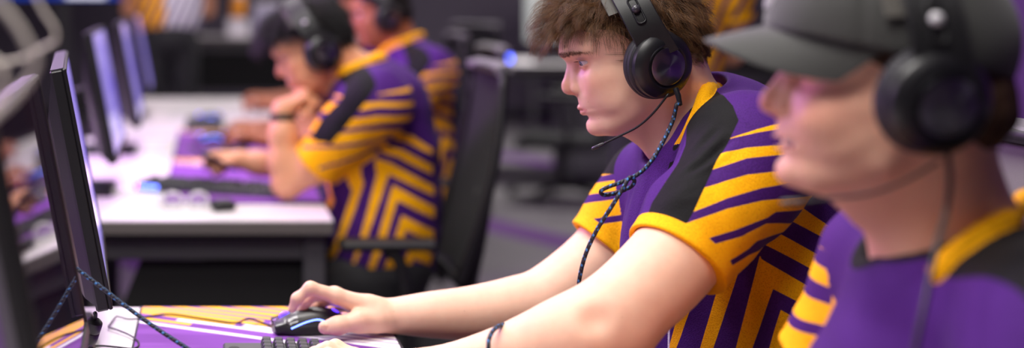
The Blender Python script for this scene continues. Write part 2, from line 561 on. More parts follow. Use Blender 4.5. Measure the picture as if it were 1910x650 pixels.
def skin_mat(name, base, red, sss=0.12, rough=0.5):
    """skin: base tone, ruddier where 'rud' says, lips where 'lip' says, fine mottling and pores"""
    m, nt, b = nodes_of(name)
    L = nt.links.new
    tc = nt.nodes.new('ShaderNodeTexCoord')
    n1 = nt.nodes.new('ShaderNodeTexNoise'); n1.inputs['Scale'].default_value = 55; n1.inputs['Detail'].default_value = 5
    L(tc.outputs['Object'], n1.inputs['Vector'])
    r1 = nt.nodes.new('ShaderNodeMapRange'); r1.inputs[1].default_value = 0.3; r1.inputs[2].default_value = 0.75; r1.inputs[3].default_value = 0.0; r1.inputs[4].default_value = 0.22
    L(n1.outputs['Fac'], r1.inputs[0])
    a1 = nt.nodes.new('ShaderNodeAttribute'); a1.attribute_name = 'rud'
    ad = nt.nodes.new('ShaderNodeMath'); ad.operation = 'ADD'; ad.use_clamp = True
    L(r1.outputs[0], ad.inputs[0]); L(a1.outputs['Fac'], ad.inputs[1])
    m1 = nt.nodes.new('ShaderNodeMix'); m1.data_type = 'RGBA'; m1.inputs[6].default_value = base; m1.inputs[7].default_value = red
    L(ad.outputs[0], m1.inputs[0])
    a2 = nt.nodes.new('ShaderNodeAttribute'); a2.attribute_name = 'lip'
    m2 = nt.nodes.new('ShaderNodeMix'); m2.data_type = 'RGBA'
    m2.inputs[7].default_value = (red[0] * 0.9, red[1] * 0.8, red[2] * 0.88, 1)
    L(a2.outputs['Fac'], m2.inputs[0]); L(m1.outputs[2], m2.inputs[6])
    # small moles
    v = nt.nodes.new('ShaderNodeTexVoronoi'); v.inputs['Scale'].default_value = 34
    L(tc.outputs['Object'], v.inputs['Vector'])
    r2 = nt.nodes.new('ShaderNodeMapRange'); r2.inputs[1].default_value = 0.03; r2.inputs[2].default_value = 0.045; r2.inputs[3].default_value = 0.35; r2.inputs[4].default_value = 0.0
    L(v.outputs['Distance'], r2.inputs[0])
    m3 = nt.nodes.new('ShaderNodeMix'); m3.data_type = 'RGBA'; m3.inputs[7].default_value = (base[0] * 0.35, base[1] * 0.25, base[2] * 0.2, 1)
    L(r2.outputs[0], m3.inputs[0]); L(m2.outputs[2], m3.inputs[6])
    L(m3.outputs[2], b.inputs['Base Color'])
    b.inputs['Roughness'].default_value = rough
    b.inputs['Specular IOR Level'].default_value = 0.4
    b.inputs['Subsurface Weight'].default_value = sss
    b.inputs['Subsurface Radius'].default_value = (1.0, 0.35, 0.2)
    b.inputs['Subsurface Scale'].default_value = 0.006
    n2 = nt.nodes.new('ShaderNodeTexNoise'); n2.inputs['Scale'].default_value = 900; n2.inputs['Detail'].default_value = 2
    L(tc.outputs['Object'], n2.inputs['Vector'])
    bp = nt.nodes.new('ShaderNodeBump'); bp.inputs['Strength'].default_value = 0.12; bp.inputs['Distance'].default_value = 0.0006
    L(n2.outputs['Fac'], bp.inputs['Height']); L(bp.outputs['Normal'], b.inputs['Normal'])
    return m

def bumpf(q, c, r):
    return np.exp(-(((q - np.array(c)) / np.array(r)) ** 2).sum(1))

def skin_fields(o, V, F):
    q = F.loc(V)
    ay = np.stack([q[:, 0], np.abs(q[:, 1]), q[:, 2]], 1)
    rud = 0.5 * bumpf(ay, (7.6, 5.0, -1.2), (3.0, 2.4, 1.9)) + 0.8 * bumpf(ay, (11.4, 0, -1.0), (1.6, 1.6, 1.4)) + 0.5 * bumpf(ay, (8.6, 3.2, 1.6), (1.2, 2.0, 1.1)) + 0.4 * bumpf(ay, (9, 0, -8.6), (2, 2, 1.4))
    yn = ay[:, 1]
    top = -4.42 - 0.5 * (yn / 2.5) ** 1.5; bot = -5.95 + 0.7 * (yn / 2.4) ** 2
    lip = ((q[:, 0] > 8.3) & (yn < 2.55)).astype(float) * np.clip((top - q[:, 2]) / 0.14, 0, 1) * np.clip((q[:, 2] - bot) / 0.16, 0, 1)
    set_attr(o, 'rud', np.clip(rud, 0, 1)); set_attr(o, 'lip', lip * 0.6)

# ---------------------------------------------------------------- hair strands
def strands(name, roots, dirs, length, F, material, parent, npt=7, r0=0.00006, grav=0.25, wave=0.15, hull=None, lift=(0.3, 1.2), rng=RNG, bend=None, clump=None, tight=0.6):
    """hair curves in the head frame (centimetres); kept outside the hull ellipsoid"""
    n = len(roots)
    pos = np.zeros((n, npt, 3)); pos[:, 0] = roots
    d = dirs / np.linalg.norm(dirs, axis=1, keepdims=True)
    step = (length / (npt - 1))[:, None]
    lf = rng.uniform(lift[0], lift[1], n)
    ph = rng.uniform(0, 6.28, n); wv = rng.normal(0, 1, (n, 3)) * wave
    if clump is not None:
        cu, ci = np.unique(clump, return_inverse=True); ci = ci.ravel()
        ph = rng.uniform(0, 6.28, len(cu))[ci] + rng.normal(0, 0.3, n); wv = (rng.normal(0, 1, (len(cu), 3)) * wave)[ci] + wv * 0.4
        lf = rng.uniform(lift[0], lift[1], len(cu))[ci] * 0.7 + lf * 0.3
    for i in range(1, npt):
        t = i / (npt - 1)
        g = np.tile(np.array([0, 0, -1.0]), (n, 1)) * grav * t
        if bend is not None: g = g + bend(pos[:, i - 1], t)
        d = d + g + wv * np.sin(ph + t * 5)[:, None]
        d /= np.linalg.norm(d, axis=1, keepdims=True)
        p = pos[:, i - 1] + d * step
        if hull is not None:
            c, r = hull
            rr = r + (lf * min(1.0, t * 2.2))[:, None]
            e = (p - c) / rr; k = np.sqrt((e * e).sum(1))
            ins = k < 1
            p[ins] = c + (e[ins] / k[ins][:, None]) * rr[ins]
        pos[:, i] = p
    if clump is not None:
        tt = np.linspace(0, 1, npt)[None, :, None]
        sm = np.zeros((len(cu), npt, 3)); np.add.at(sm, ci, pos); cnt = np.bincount(ci, minlength=len(cu))[:, None, None]
        g = (sm / cnt)[ci]
        pos = pos + (g - pos) * tight * tt ** 1.6
    W = F.o + (pos.reshape(-1, 3) * F.s) @ F.R.T
    hc = bpy.data.hair_curves.new(name)
    hc.add_curves([npt] * n)
    hc.attributes['position'].data.foreach_set('vector', W.astype(np.float32).ravel())
    rad = hc.attributes.get('radius') or hc.attributes.new('radius', 'FLOAT', 'POINT')
    tt = np.linspace(0, 1, npt)
    rad.data.foreach_set('value', np.tile((r0 * (1 - 0.75 * tt ** 2)), n).astype(np.float32))
    o = bpy.data.objects.new(name, hc); COL.objects.link(o); hc.materials.append(material)
    if parent is not None: o.parent = parent
    return o

def hair_mat(name, dark, light):
    m, nt, b = nodes_of(name)
    L = nt.links.new
    hi = nt.nodes.new('ShaderNodeHairInfo')
    mx = nt.nodes.new('ShaderNodeMix'); mx.data_type = 'RGBA'; mx.inputs[6].default_value = dark; mx.inputs[7].default_value = light
    L(hi.outputs['Random'], mx.inputs[0]); L(mx.outputs[2], b.inputs['Base Color'])
    b.inputs['Roughness'].default_value = 0.42; b.inputs['Specular IOR Level'].default_value = 0.35
    return m

def hair_shell_mat(name, dark, light, scale=(60, 60, 8)):
    """matted hair surface: streaks along the strands"""
    m, nt, b = nodes_of(name)
    L = nt.links.new
    tc = nt.nodes.new('ShaderNodeTexCoord'); mp = nt.nodes.new('ShaderNodeMapping'); mp.inputs['Scale'].default_value = scale
    L(tc.outputs['Object'], mp.inputs['Vector'])
    n = nt.nodes.new('ShaderNodeTexNoise'); n.inputs['Scale'].default_value = 6; n.inputs['Detail'].default_value = 6
    L(mp.outputs['Vector'], n.inputs['Vector'])
    mx = nt.nodes.new('ShaderNodeMix'); mx.data_type = 'RGBA'; mx.inputs[6].default_value = dark; mx.inputs[7].default_value = light
    L(n.outputs['Fac'], mx.inputs[0]); L(mx.outputs[2], b.inputs['Base Color'])
    b.inputs['Roughness'].default_value = 0.7; b.inputs['Specular IOR Level'].default_value = 0.2
    bp = nt.nodes.new('ShaderNodeBump'); bp.inputs['Strength'].default_value = 0.8; bp.inputs['Distance'].default_value = 0.004
    L(n.outputs['Fac'], bp.inputs['Height']); L(bp.outputs['Normal'], b.inputs['Normal'])
    return m
# ---------------------------------------------------------------- jerseys
def jersey_mat(name, purple, yellow, black):
    m, nt, b = nodes_of(name)
    L = nt.links.new
    def step(attr):
        a = nt.nodes.new('ShaderNodeAttribute'); a.attribute_name = attr
        r = nt.nodes.new('ShaderNodeMapRange'); r.inputs[1].default_value = -0.35; r.inputs[2].default_value = 0.35
        L(a.outputs['Fac'], r.inputs[0]); return r.outputs[0]
    def mix(fac, A, Bc):
        x = nt.nodes.new('ShaderNodeMix'); x.data_type = 'RGBA'
        L(fac, x.inputs[0])
        if isinstance(A, tuple): x.inputs[6].default_value = A
        else: L(A, x.inputs[6])
        x.inputs[7].default_value = Bc
        return x.outputs[2]
    c = mix(step('yel'), purple, yellow)
    c = mix(step('blk'), c, black)
    c = mix(step('wht'), c, srgb(225, 222, 230))
    tc = nt.nodes.new('ShaderNodeTexCoord')
    # knitted mesh: rows of small holes
    v = nt.nodes.new('ShaderNodeTexVoronoi'); v.inputs['Scale'].default_value = 420; v.inputs['Randomness'].default_value = 0.7
    mp = nt.nodes.new('ShaderNodeMapping'); mp.inputs['Rotation'].default_value = (0.5, 0.35, 0.6)
    L(tc.outputs['Object'], mp.inputs['Vector']); L(mp.outputs['Vector'], v.inputs['Vector'])
    mr = nt.nodes.new('ShaderNodeMapRange'); mr.inputs[1].default_value = 0.1; mr.inputs[2].default_value = 0.6; mr.inputs[3].default_value = 0.72; mr.inputs[4].default_value = 1.12
    L(v.outputs['Distance'], mr.inputs[0])
    mu = nt.nodes.new('ShaderNodeMix'); mu.data_type = 'RGBA'; mu.blend_type = 'MULTIPLY'; mu.inputs[0].default_value = 1.0
    L(c, mu.inputs[6]); L(mr.outputs[0], mu.inputs[7])
    L(mu.outputs[2], b.inputs['Base Color'])
    bp = nt.nodes.new('ShaderNodeBump'); bp.inputs['Strength'].default_value = 0.35; bp.inputs['Distance'].default_value = 0.0012
    L(v.outputs['Distance'], bp.inputs['Height']); L(bp.outputs['Normal'], b.inputs['Normal'])
    b.inputs['Roughness'].default_value = 0.75; b.inputs['Specular IOR Level'].default_value = 0.15
    b.inputs['Sheen Weight'].default_value = 0.03; b.inputs['Sheen Roughness'].default_value = 0.4
    return m

JERSEY = jersey_mat('jersey_knit', srgb(68, 27, 106), srgb(255, 180, 8), srgb(19, 18, 20))

def bands(c, B, first=-1):
    """signed distance to the nearest band edge; c (n,), B list of (n,) edges in rising order; below the first edge the sign is `first`"""
    B = np.stack(B, 0)
    idx = (c[None] > B).sum(0)
    dist = np.abs(c[None] - B).min(0)
    return np.where(idx % 2 == 0, first, -first) * dist

def polyx(x, pts):
    """y of a polyline at x, continued straight beyond its ends"""
    p = np.array(pts, float)
    y = np.interp(x, p[:, 0], p[:, 1])
    s0 = (p[1, 1] - p[0, 1]) / (p[1, 0] - p[0, 0]); s1 = (p[-1, 1] - p[-2, 1]) / (p[-1, 0] - p[-2, 0])
    y = np.where(x < p[0, 0], p[0, 1] + (x - p[0, 0]) * s0, y)
    return np.where(x > p[-1, 0], p[-1, 1] + (x - p[-1, 0]) * s1, y)

SLEEVE_EDGES = [
    [(1360, 259.8), (1409, 244), (1455, 232)], [(1360, 261), (1410, 250), (1457, 243)],
    [(1346, 288.5), (1389, 278), (1476, 271)], [(1328, 318), (1389, 297), (1478, 288)],
    [(1313, 349), (1389, 326), (1483, 316)], [(1294, 391.6), (1353, 368), (1415, 350), (1483, 339)],
    [(1285, 410), (1353, 386), (1415, 372), (1481, 367)], [(1290, 446), (1363, 424), (1426, 402), (1441, 393), (1478, 391)],
    [(1300, 455.5), (1379, 433.5), (1423, 413), (1465, 414)], [(1341, 485), (1391, 458), (1407, 444), (1445, 433)],
    [(1347, 493), (1393, 468), (1410, 462), (1445, 447)]]
BLACK_EDGE = [(1330, 150), (1366, 198), (1376, 227), (1360, 261), (1328, 318), (1294, 392), (1266, 440), (1250, 470)]
BLACK_FRONT = [(1290, 150), (1278, 271), (1266, 303), (1243, 339), (1219, 376), (1199, 431), (1180, 480)]
def z6(a, b): return (1180 + a / 2.6, 400 + b / 2.6)
TORSO_LEFT = [(z6(166, 460), z6(170, 650)), (z6(172, 460), z6(182, 650)), (z6(235, 430), z6(180, 650)), (z6(325, 350), z6(222, 650)), (z6(440, 280), z6(335, 650)), (z6(548, 185), z6(400, 650)),
              (z6(618, 200), z6(505, 650)), (z6(680, 365), z6(583, 650)), (z6(715, 460), z6(662, 650)), (z6(755, 595), z6(738, 650))][2:] + [(z6(755 + 40 * k, 595 + 135 * k), z6(738 + 40 * k, 650 + 135 * k)) for k in range(1, 9)]
TORSO_RIGHT = [(z6(870, 0), z6(1060, 130)), (z6(755, 25), z6(1010, 160)), (z6(715, 95), z6(945, 222)), (z6(652, 152), z6(890, 278)), (z6(618, 215), z6(862, 355)),
               (z6(680, 362), z6(835, 440)), (z6(715, 460), z6(830, 525)), (z6(755, 595), z6(805, 622))] + [(z6(755 + 40 * k, 595 + 135 * k), z6(805 + 40 * k, 622 + 135 * k)) for k in range(1, 9)]
SEAM = [z6(560, 60), z6(615, 190), z6(680, 362), z6(715, 460), z6(755, 595), z6(1075, 1675)]

def side_pattern(x, y, sleeve):
    """fields of the jersey's side view: x, y in the pattern plane (one unit is about 0.77 mm); sleeve: bool"""
    n = len(x)
    Ss = bands(y, [polyx(x, e) for e in SLEEVE_EDGES], -1)
    xl = lambda y_, a: a[0][0] + (y_ - a[0][1]) * (a[1][0] - a[0][0]) / (a[1][1] - a[0][1])
    yl = lambda x_, a: a[0][1] + (x_ - a[0][0]) * (a[1][1] - a[0][1]) / (a[1][0] - a[0][0])
    Bl = np.maximum.accumulate(np.stack([xl(y, e) for e in TORSO_LEFT]), 0)
    Sl = bands(x, list(Bl), -1)
    Br = np.maximum.accumulate(np.stack([yl(x, e) for e in TORSO_RIGHT]), 0)
    Sr = bands(y, list(Br), -1)
    sm = np.array([(p[1], p[0]) for p in SEAM])
    right = x > polyx(y, sm)
    St = np.where(right, Sr, Sl)
    S = np.where(sleeve, Ss, St)
    # black band: between its front edge and its stripe edge (x as a function of y)
    be = np.interp(y, [p[1] for p in BLACK_EDGE], [p[0] for p in BLACK_EDGE])
    bf = np.interp(y, [p[1] for p in BLACK_FRONT], [p[0] for p in BLACK_FRONT])
    nx = 0.8
    Bk = np.minimum(be - x, x - bf) * nx
    return S, Bk, bf

def creases(V, mask, lst, h):
    """shallow cloth folds: each (a, b, depth, width) in world metres"""
    d = np.zeros(len(V))
    for a, b, dep, wd in lst:
        a = np.asarray(a); b = np.asarray(b); ba = b - a
        t = (V - a) @ ba / (ba @ ba); tc = np.clip(t, 0, 1)
        r = np.linalg.norm(V - a - tc[:, None] * ba, axis=1)
        fade = np.sin(np.pi * np.clip(t, 0.02, 0.98)) ** 0.6
        d += dep * (np.exp(-((r - wd * 1.4) / wd) ** 2) * 0.6 - np.exp(-(r / wd) ** 2)) * fade
    return d * mask

def noise3(V, scale, seed=0):
    """smooth value noise from a few sine products"""
    r = np.random.default_rng(seed)
    out = np.zeros(len(V))
    for k in range(6):
        w = r.normal(0, 1, 3) * scale; ph = r.uniform(0, 6.28, 3)
        out += np.sin(V @ w + ph[0]) * np.cos(V @ (r.normal(0, 1, 3) * scale) + ph[1])
    return out / 6
# ---------------------------------------------------------------- the player in focus
SKIN_PALE = skin_mat('skin_pale', srgb(236, 193, 166), srgb(218, 148, 126))
PANTS = mat('black_trousers', srgb(24, 24, 28), 0.8, noise=0.2, nscale=90)
HEAD_M = HF(P(1190, 110, 2.0), math.pi - math.radians(12), math.radians(18), 0, 1.0)

def sleeve_ops(S, pts, rad, arm_pts, arm_rad, hem=0.02, gap=0.004):
    S.chain(pts, rad, 0.02)
    e = np.asarray(pts[-1]); ax = unit(e - np.asarray(pts[-2])); r = rad[-1]
    S.cone(e - ax * hem, e - ax * 0.002, r + 0.0022, r + 0.0025, 0.003)       # turned hem
    S.cone(e - ax * hem * 0.5, e - ax * hem * 0.5, r * 0.2, r * 0.2, 0.003)
    def cut(p):
        q = (p - e); t = q @ ax; pr = np.linalg.norm(q - t[:, None] * ax, axis=1)
        return np.maximum(np.maximum(-t, pr - r * 1.25), t - r * 1.6)
    S.add(cut, e + ax * r * 0.6, r * 2.2, 0.003, 's')
    ap = [np.asarray(q, float) for q in arm_pts]
    def on_arm(t):                                                           # nearest place on the arm, and its radius
        best = None
        for i in range(len(ap) - 1):
            ba = ap[i + 1] - ap[i]; w_ = float(np.clip((t - ap[i]) @ ba / (ba @ ba), 0, 1)); c_ = ap[i] + ba * w_
            d_ = float(np.linalg.norm(t - c_))
            if best is None or d_ < best[0]: best = (d_, c_, arm_rad[i] + (arm_rad[i + 1] - arm_rad[i]) * w_)
        return best[1], best[2]
    h0, r0 = on_arm(e - ax * 0.022); h1, r1 = on_arm(e + ax * 0.05)
    S.cone(h0, h1, min(r0 + gap, r - 0.004), r1 + gap, 0.004, 's')
    return e, ax

HAIR_BROWN = hair_mat('brown_hair', srgb(46, 29, 16), srgb(124, 84, 46))
BROW_BROWN = hair_mat('brow_brown', srgb(58, 38, 28), srgb(104, 74, 54))
HAIR_BROWN_BASE = hair_shell_mat('brown_hair_mass', srgb(38, 26, 18), srgb(74, 52, 34))

def brows(F, Vl, name, material, parent, n=700, rng=RNG):
    """short eyebrow hairs rooted on the skin"""
    ay = np.abs(Vl[:, 1])
    zc = 3.95 + 0.06 * np.clip(ay - 1, 0, 3) - 0.16 * np.clip(ay - 4.2, 0, 3) ** 2; th = np.interp(ay, [0.9, 1.4, 4.2, 6.0], [0.3, 0.46, 0.34, 0.12])
    m = (ay > 0.9) & (ay < 6.1) & (np.abs(Vl[:, 2] - zc) < th) & (Vl[:, 0] > 4)
    r = Vl[m]
    if len(r) == 0: return
    r = r[rng.integers(0, len(r), n * 2)] + rng.normal(0, 0.07, (n * 2, 3))
    sg = np.sign(r[:, 1])
    d = np.stack([-0.35 + 0 * sg, sg * 0.9, 0.40 - 0.20 * (np.abs(r[:, 1]) - 1.0)], 1) + np.stack([0.28 + 0 * sg, 0 * sg, 0 * sg], 1) + rng.normal(0, 0.16, (len(r), 3))
    return strands(name, r, d, rng.uniform(0.45, 0.85, len(r)), F, material, parent, npt=4, r0=0.00010, grav=0.05, wave=0.03)

def hair_shell(F, parts, cuts, name, material, parent, h=0.0035, amp=0.25, freq=1.1):
    S = SDF(); s = F.s
    for c, r in parts: S.ell(F.w(*c), np.array(r) * s, F.R, 0.012)
    for c, r in cuts: S.ell(F.w(*c), np.array(r) * s, F.R, 0.008, 's')
    V, Fc, N = S.fine(h, 1)
    q = F.loc(V)
    d = noise3(q * np.array([1, 1, 0.5]), freq, 5) * amp
    V = V + N * (d * s)[:, None]
    return mesh_np(name, V, Fc, material, parent)

def hair_main(F, V, o, base=None, strand=None, seed=5, fr=4.0, gr=0.22, brow=True):
    q = F.loc(V); rng = np.random.default_rng(seed)
    ay = np.abs(q[:, 1])
    hl = np.interp(q[:, 0], [-12, -6, -2.5, -0.5, 0.8, 1.6, 2.3, 5.0, 6.5, 12], [-2.4, -2.6, -2.6, 0.0, -0.5, -0.5, 5.0, 6.8, 7.4, 7.4])
    m = (q[:, 2] > hl) & (q[:, 2] > -6)
    shell = hair_shell(F, [((-0.2, 0, 5.4), (10.2, 8.2, 8.8)), ((6.4, 0, 10.2), (4.2, 5.6, 2.2)), ((-5.5, 0, 1.0), (4.9, 6.2, 4.6))],
                       [((10.4, 0, 2.6), (7.6, 9.5, 6.2)), ((5.6, 7.6, -0.6), (5.4, 4, 7.4)), ((5.6, -7.6, -0.6), (5.4, 4, 7.4)), ((4, 0, -6), (8, 9, 6))], 'hair', base or HAIR_BROWN_BASE, o)
    r = q[m]
    pw = 1.0 + 1.5 * np.clip((r[:, 0] - 3) / 4, 0, 1) + 0.8 * (r[:, 2] < 3); k = rng.choice(len(r), 26000, p=pw / pw.sum())
    r = r[k] + rng.normal(0, 0.1, (26000, 3))
    c = np.array([-0.3, 0, 5.0]); nrm = (r - c) / np.array([9.6, 7.5, 8.0]) ** 2; nrm /= np.linalg.norm(nrm, axis=1, keepdims=True)
    n = len(r)
    front = np.clip((r[:, 0] + 2) / 8, 0, 1) * np.clip((r[:, 2] - 5) / 4, 0, 1)
    back = np.clip((-r[:, 0] - 1) / 4, 0, 1)
    sgn = np.sign(r[:, 1])
    side = np.clip(ay_(r) / 6.5, 0, 1)
    # clumps: neighbours share a direction
    cl = np.floor((r + rng.normal(0, 0.12, r.shape)) / 0.9).astype(int); key = (cl[:, 0] * 73856093 ^ cl[:, 1] * 19349663 ^ cl[:, 2] * 83492791) % 3989
    cr = rng.normal(0, 1, (3989, 3))[key]
    comb = np.stack([1.0 * front - 0.35 * back, sgn * 0.30 * side, -0.15 - 0.95 * (1 - front)], 1)
    d = nrm * (0.6 + 0.1 * front)[:, None] + comb + cr * 0.34 + rng.normal(0, 0.16, (n, 3))
    L = np.clip(3.4 + fr * front * (1 - 0.62 * np.clip((ay_(r) - 0.8) / 3.0, 0, 1)) + 0.8 * back + rng.normal(0, 0.5, n) + cr[:, 0] * 0.5, 1.6, 9.0)
    lowside = (r[:, 0] > 0) & (r[:, 2] < 5.5)
    L = np.where(lowside, 1.7, L)
    low = (r[:, 2] < 2.5) & (r[:, 0] < 0)
    L = np.where(low, 1.3 + 0.35 * np.clip(r[:, 2] + 2, 0, 5), L)
    d = np.where(lowside[:, None], np.stack([0.15 + 0 * sgn, 0.25 * sgn, -1.0 + 0 * sgn], 1) + nrm * 0.15 + rng.normal(0, 0.1, (n, 3)), d)
    strands('hair_strand_layer', r, d, L, F, strand or HAIR_BROWN, shell, npt=9, r0=0.00013, grav=gr, wave=0.16, clump=key, tight=0.55, hull=(np.array([0.3, 0, 4.9]), np.array([10.5, 7.6, 8.4])), lift=(0.5, 2.3), rng=rng)
    if brow: brows(F, q, 'eyebrow', BROW_BROWN, o)

def lashes(F, parent, rng=RNG):
    """upper and lower lashes, in two rows"""
    R = []; D = []
    for y in (-1, 1):
        a = y * 0.55
        for i in range(90):
            t = rng.uniform(-0.95, 0.95)
            q = np.array([1.05 * math.sqrt(1 - (t * 0.93) ** 2) + 0.1, t * 1.6, 0.40 * math.sqrt(max(0, 1 - (t * 0.85) ** 2))])
            q = rot_z(a) @ q
            R.append(np.array([8.2, y * 3.4, 2.24]) + q); D.append(rot_z(a) @ np.array([0.8, t * 0.6, 0.15]))
    R = np.array(R); D = np.array(D)
    c = np.array([7.55, 3.3, 2.25])
    for i in range(len(R)):                                                  # sit on the lid's surface
        cc = c * np.array([1, np.sign(R[i, 1]), 1]); v = R[i] - cc; R[i] = cc + v / np.linalg.norm(v) * 1.40
    return strands('eyelash', R, D, rng.uniform(0.45, 0.7, len(R)), F, HAIR_BROWN, parent, npt=4, r0=0.00012, grav=-0.05, wave=0.02)

def ay_(r): return np.abs(r[:, 1])

def build_main():
    F = HEAD_M
    S = SDF()
    head_ops(S, F)
    # neck
    nb = P(1305, 262, 2.02)
    S.cone(F.w(-2.6, 0, -2.5), nb, 0.062, 0.066, 0.03)
    S.cone(F.w(2.6, 0, -8.5), P(1262, 292, 2.0), 0.022, 0.03, 0.035)
    S.cone(F.w(-1.5, -5, -3.5), P(1268, 300, 1.985), 0.016, 0.014, 0.025)
    S.cone(F.w(-1.5, 5, -3.5), P(1262, 300, 1.975), 0.014, 0.012, 0.025)
    # hidden trunk keeps the body in one piece
    S.chain([nb, P(1370, 400, 2.02), P(1400, 560, 2.02), P(1440, 760, 2.02)], [0.07, 0.11, 0.115, 0.12], 0.04)
    shl = P(1398, 292, 1.85); shr = P(1205, 345, 2.19)
    S.cone(P(1320, 262, 2.0), shl, 0.06, 0.062, 0.03); S.cone(P(1300, 280, 2.05), shr, 0.06, 0.06, 0.03)
    # left arm
    LA = [shl, P(1330, 385, 1.80), P(1262, 478, 1.765), P(1185, 556, 1.735), P(1118, 600, 1.72), P(1040, 637, 1.725), P(950, 672, 1.745), P(840, 696, 1.775), P(738, 698, 1.805)]
    LR = [0.050, 0.053, 0.0560, 0.053, 0.0475, 0.0475, 0.043, 0.034, 0.0265]
    S.limb(LA, LR)
    S.cone(P(1150, 640, 1.715), P(1080, 645, 1.71), 0.030, 0.034, 0.05)
    S.ell(P(1112, 594, 1.659), (0.007, 0.006, 0.006), None, 0.032, 's')            # dimple over the elbow
    # right arm
    RA = [shr, P(1165, 410, 2.19), P(1120, 480, 2.18), P(1020, 556, 2.165), P(960, 573, 2.16), P(880, 585, 2.155), P(800, 588, 2.15), P(732, 590, 2.152)]
    RR = [0.050, 0.050, 0.052, 0.047, 0.045, 0.040, 0.033, 0.0230]
    S.limb(RA, RR)
    hand_right(S); hand_left(S)
    V, Fc, N = S.fine(0.0019)
    o = mesh_np('person', V, Fc, SKIN_PALE)
    tag(o, 'brown-haired young man in sharp focus in the middle, one hand on a mouse', 'person', 'players in purple and yellow jerseys')
    skin_fields(o, V, F)
    EYE = eyes(F, o, IRIS_BLUE, (0.34, -0.20)); lashes(F, o)
    hair_main(F, V, o)
    # ---- jersey
    T = SDF(); SL = SDF(); SR = SDF()
    cl, axl = sleeve_ops(SL, [P(1402, 292, 1.845), P(1374, 345, 1.825), P(1308, 415, 1.79), P(1261, 486, 1.765)], [0.088, 0.081, 0.075, 0.0695], LA, LR)
    cr, axr = sleeve_ops(SR, [P(1222, 350, 2.185), P(1170, 408, 2.185), P(1122, 462, 2.18)], [0.075, 0.068, 0.060], RA, RR)
    T.chain([P(1338, 262, 2.02), P(1374, 400, 2.02), P(1396, 520, 2.02), P(1420, 650, 2.02), P(1440, 790, 2.02)], [0.105, 0.152, 0.168, 0.172, 0.18], 0.04, flat=((0, 1, 0), 1.14))
    T.cone(P(1335, 240, 2.0), P(1400, 290, 1.86), 0.062, 0.075, 0.05)
    T.cone(P(1315, 258, 2.03), P(1225, 350, 2.17), 0.060, 0.068, 0.05)
    T.ell(P(1422, 305, 2.04), (0.105, 0.15, 0.10), None, 0.06)
    T.cone(P(1300, 330, 1.97), P(1255, 470, 1.97), 0.075, 0.075, 0.05)
    J = SDF(); J.ops = SL.ops + SR.ops + T.ops
    # neck opening and the V
    J.cone(F.w(-2.6, 0, -2.5), nb, 0.066, 0.070, 0.01, 's')
    J.cone(P(1288, 190, 2.0), P(1262, 250, 1.985), 0.062, 0.052, 0.012, 's')
    J.cone(P(1262, 250, 1.985), P(1248, 305, 1.96), 0.052, 0.012, 0.012, 's')
    J.cone(P(1262, 250, 1.985), P(1225, 275, 1.985), 0.05, 0.03, 0.012, 's')
    ring = spline([P(1336, 168, 2.03), P(1320, 170, 1.94), P(1303, 215, 1.898), P(1281, 264, 1.902), P(1252, 314, 1.95)], 6)
    ring2 = spline([P(1336, 168, 2.03), P(1300, 178, 2.10), P(1262, 225, 2.10), P(1240, 275, 2.05), P(1252, 314, 1.95)], 6)
    C = SDF()
    for rg in (ring, ring2):
        for a, b in zip(rg[:-1], rg[1:]):
            C.cone(a, b, 0.0105, 0.0105, 0.004)
    J.ops = J.ops + C.ops
    V, Fc, N = J.fine(0.0021)
    Yp = 1.83
    # the pattern is laid on from the side, square to the way the shoulders are turned
    x = VX + FPX * (V[:, 0] - 0.38 * (V[:, 1] - Yp)) / Yp; y = VY + FPX * (CAMZ - V[:, 2] - 0.144 * (V[:, 1] - Yp)) / Yp
    dl = SL.grad(V)[0]; dr = SR.grad(V)[0]; dt = T.grad(V)[0]; dc = C.grad(V)[0]
    near = V[:, 1] < 2.03
    sleeve = (dl < dt) & near
    S_, Bk, bf = side_pattern(x, y, sleeve)
    onl = (dl < dt + 0.03) | (y < 330)
    Bk = np.where(near & onl & (y < 450), Bk, -3.0)
    front = (x < bf + 1) & near & (y < 470)
    S_ = np.where(front, -3.0, S_)
    # far sleeve
    yb = y + 0.16 * (x - 1130)
    Sr_ = bands(yb, [np.full(len(V), v) for v in (305, 322, 336, 360, 378, 414, 428, 470)], -1)
    far = dr < dt
    S_ = np.where(far, Sr_, np.where(~near, -np.abs(S_), S_))
    Bk = np.where(far, np.minimum((325 - y) * 0.5, 6), Bk)
    # hems
    for c, ax, dd in ((cl, axl, dl), (cr, axr, dr)):
        t = (V - c) @ ax
        hm = (t + 0.021) * 1300
        on = (dd < 0.004) & (t > -0.06)
        S_ = np.where(on, np.maximum(S_, hm), S_); Bk = np.where(on, np.minimum(Bk, -hm), Bk)
    onc = dc < 0.0015
    yc = (1.0 if True else 0)
    vneck = y > 268 + 0.0 * x
    cs_ = (0.0019 - dc) * 1300
    S_ = np.where(vneck, np.minimum(S_, -cs_), np.maximum(S_, cs_)); Bk = np.where(vneck, np.maximum(Bk, cs_), np.minimum(Bk, -cs_))
    # the placket under the V
    pl = 5 - np.abs(x - (1248 - 0.30 * (y - 312)))
    ok = (~sleeve) & near & (y > 300) & (y < 420) & ~onc
    Bk = np.where(ok & (V[:, 1] > 1.9), np.maximum(Bk, pl), Bk)
    wh = np.where((dl > dt) & near & (y > 560), 2.0 - np.abs(x - (1245 - 0.02 * (y - 600))), -3.0)
    # cloth folds
    def Q(px, py, Y=1.80): return P(px, py, Y)
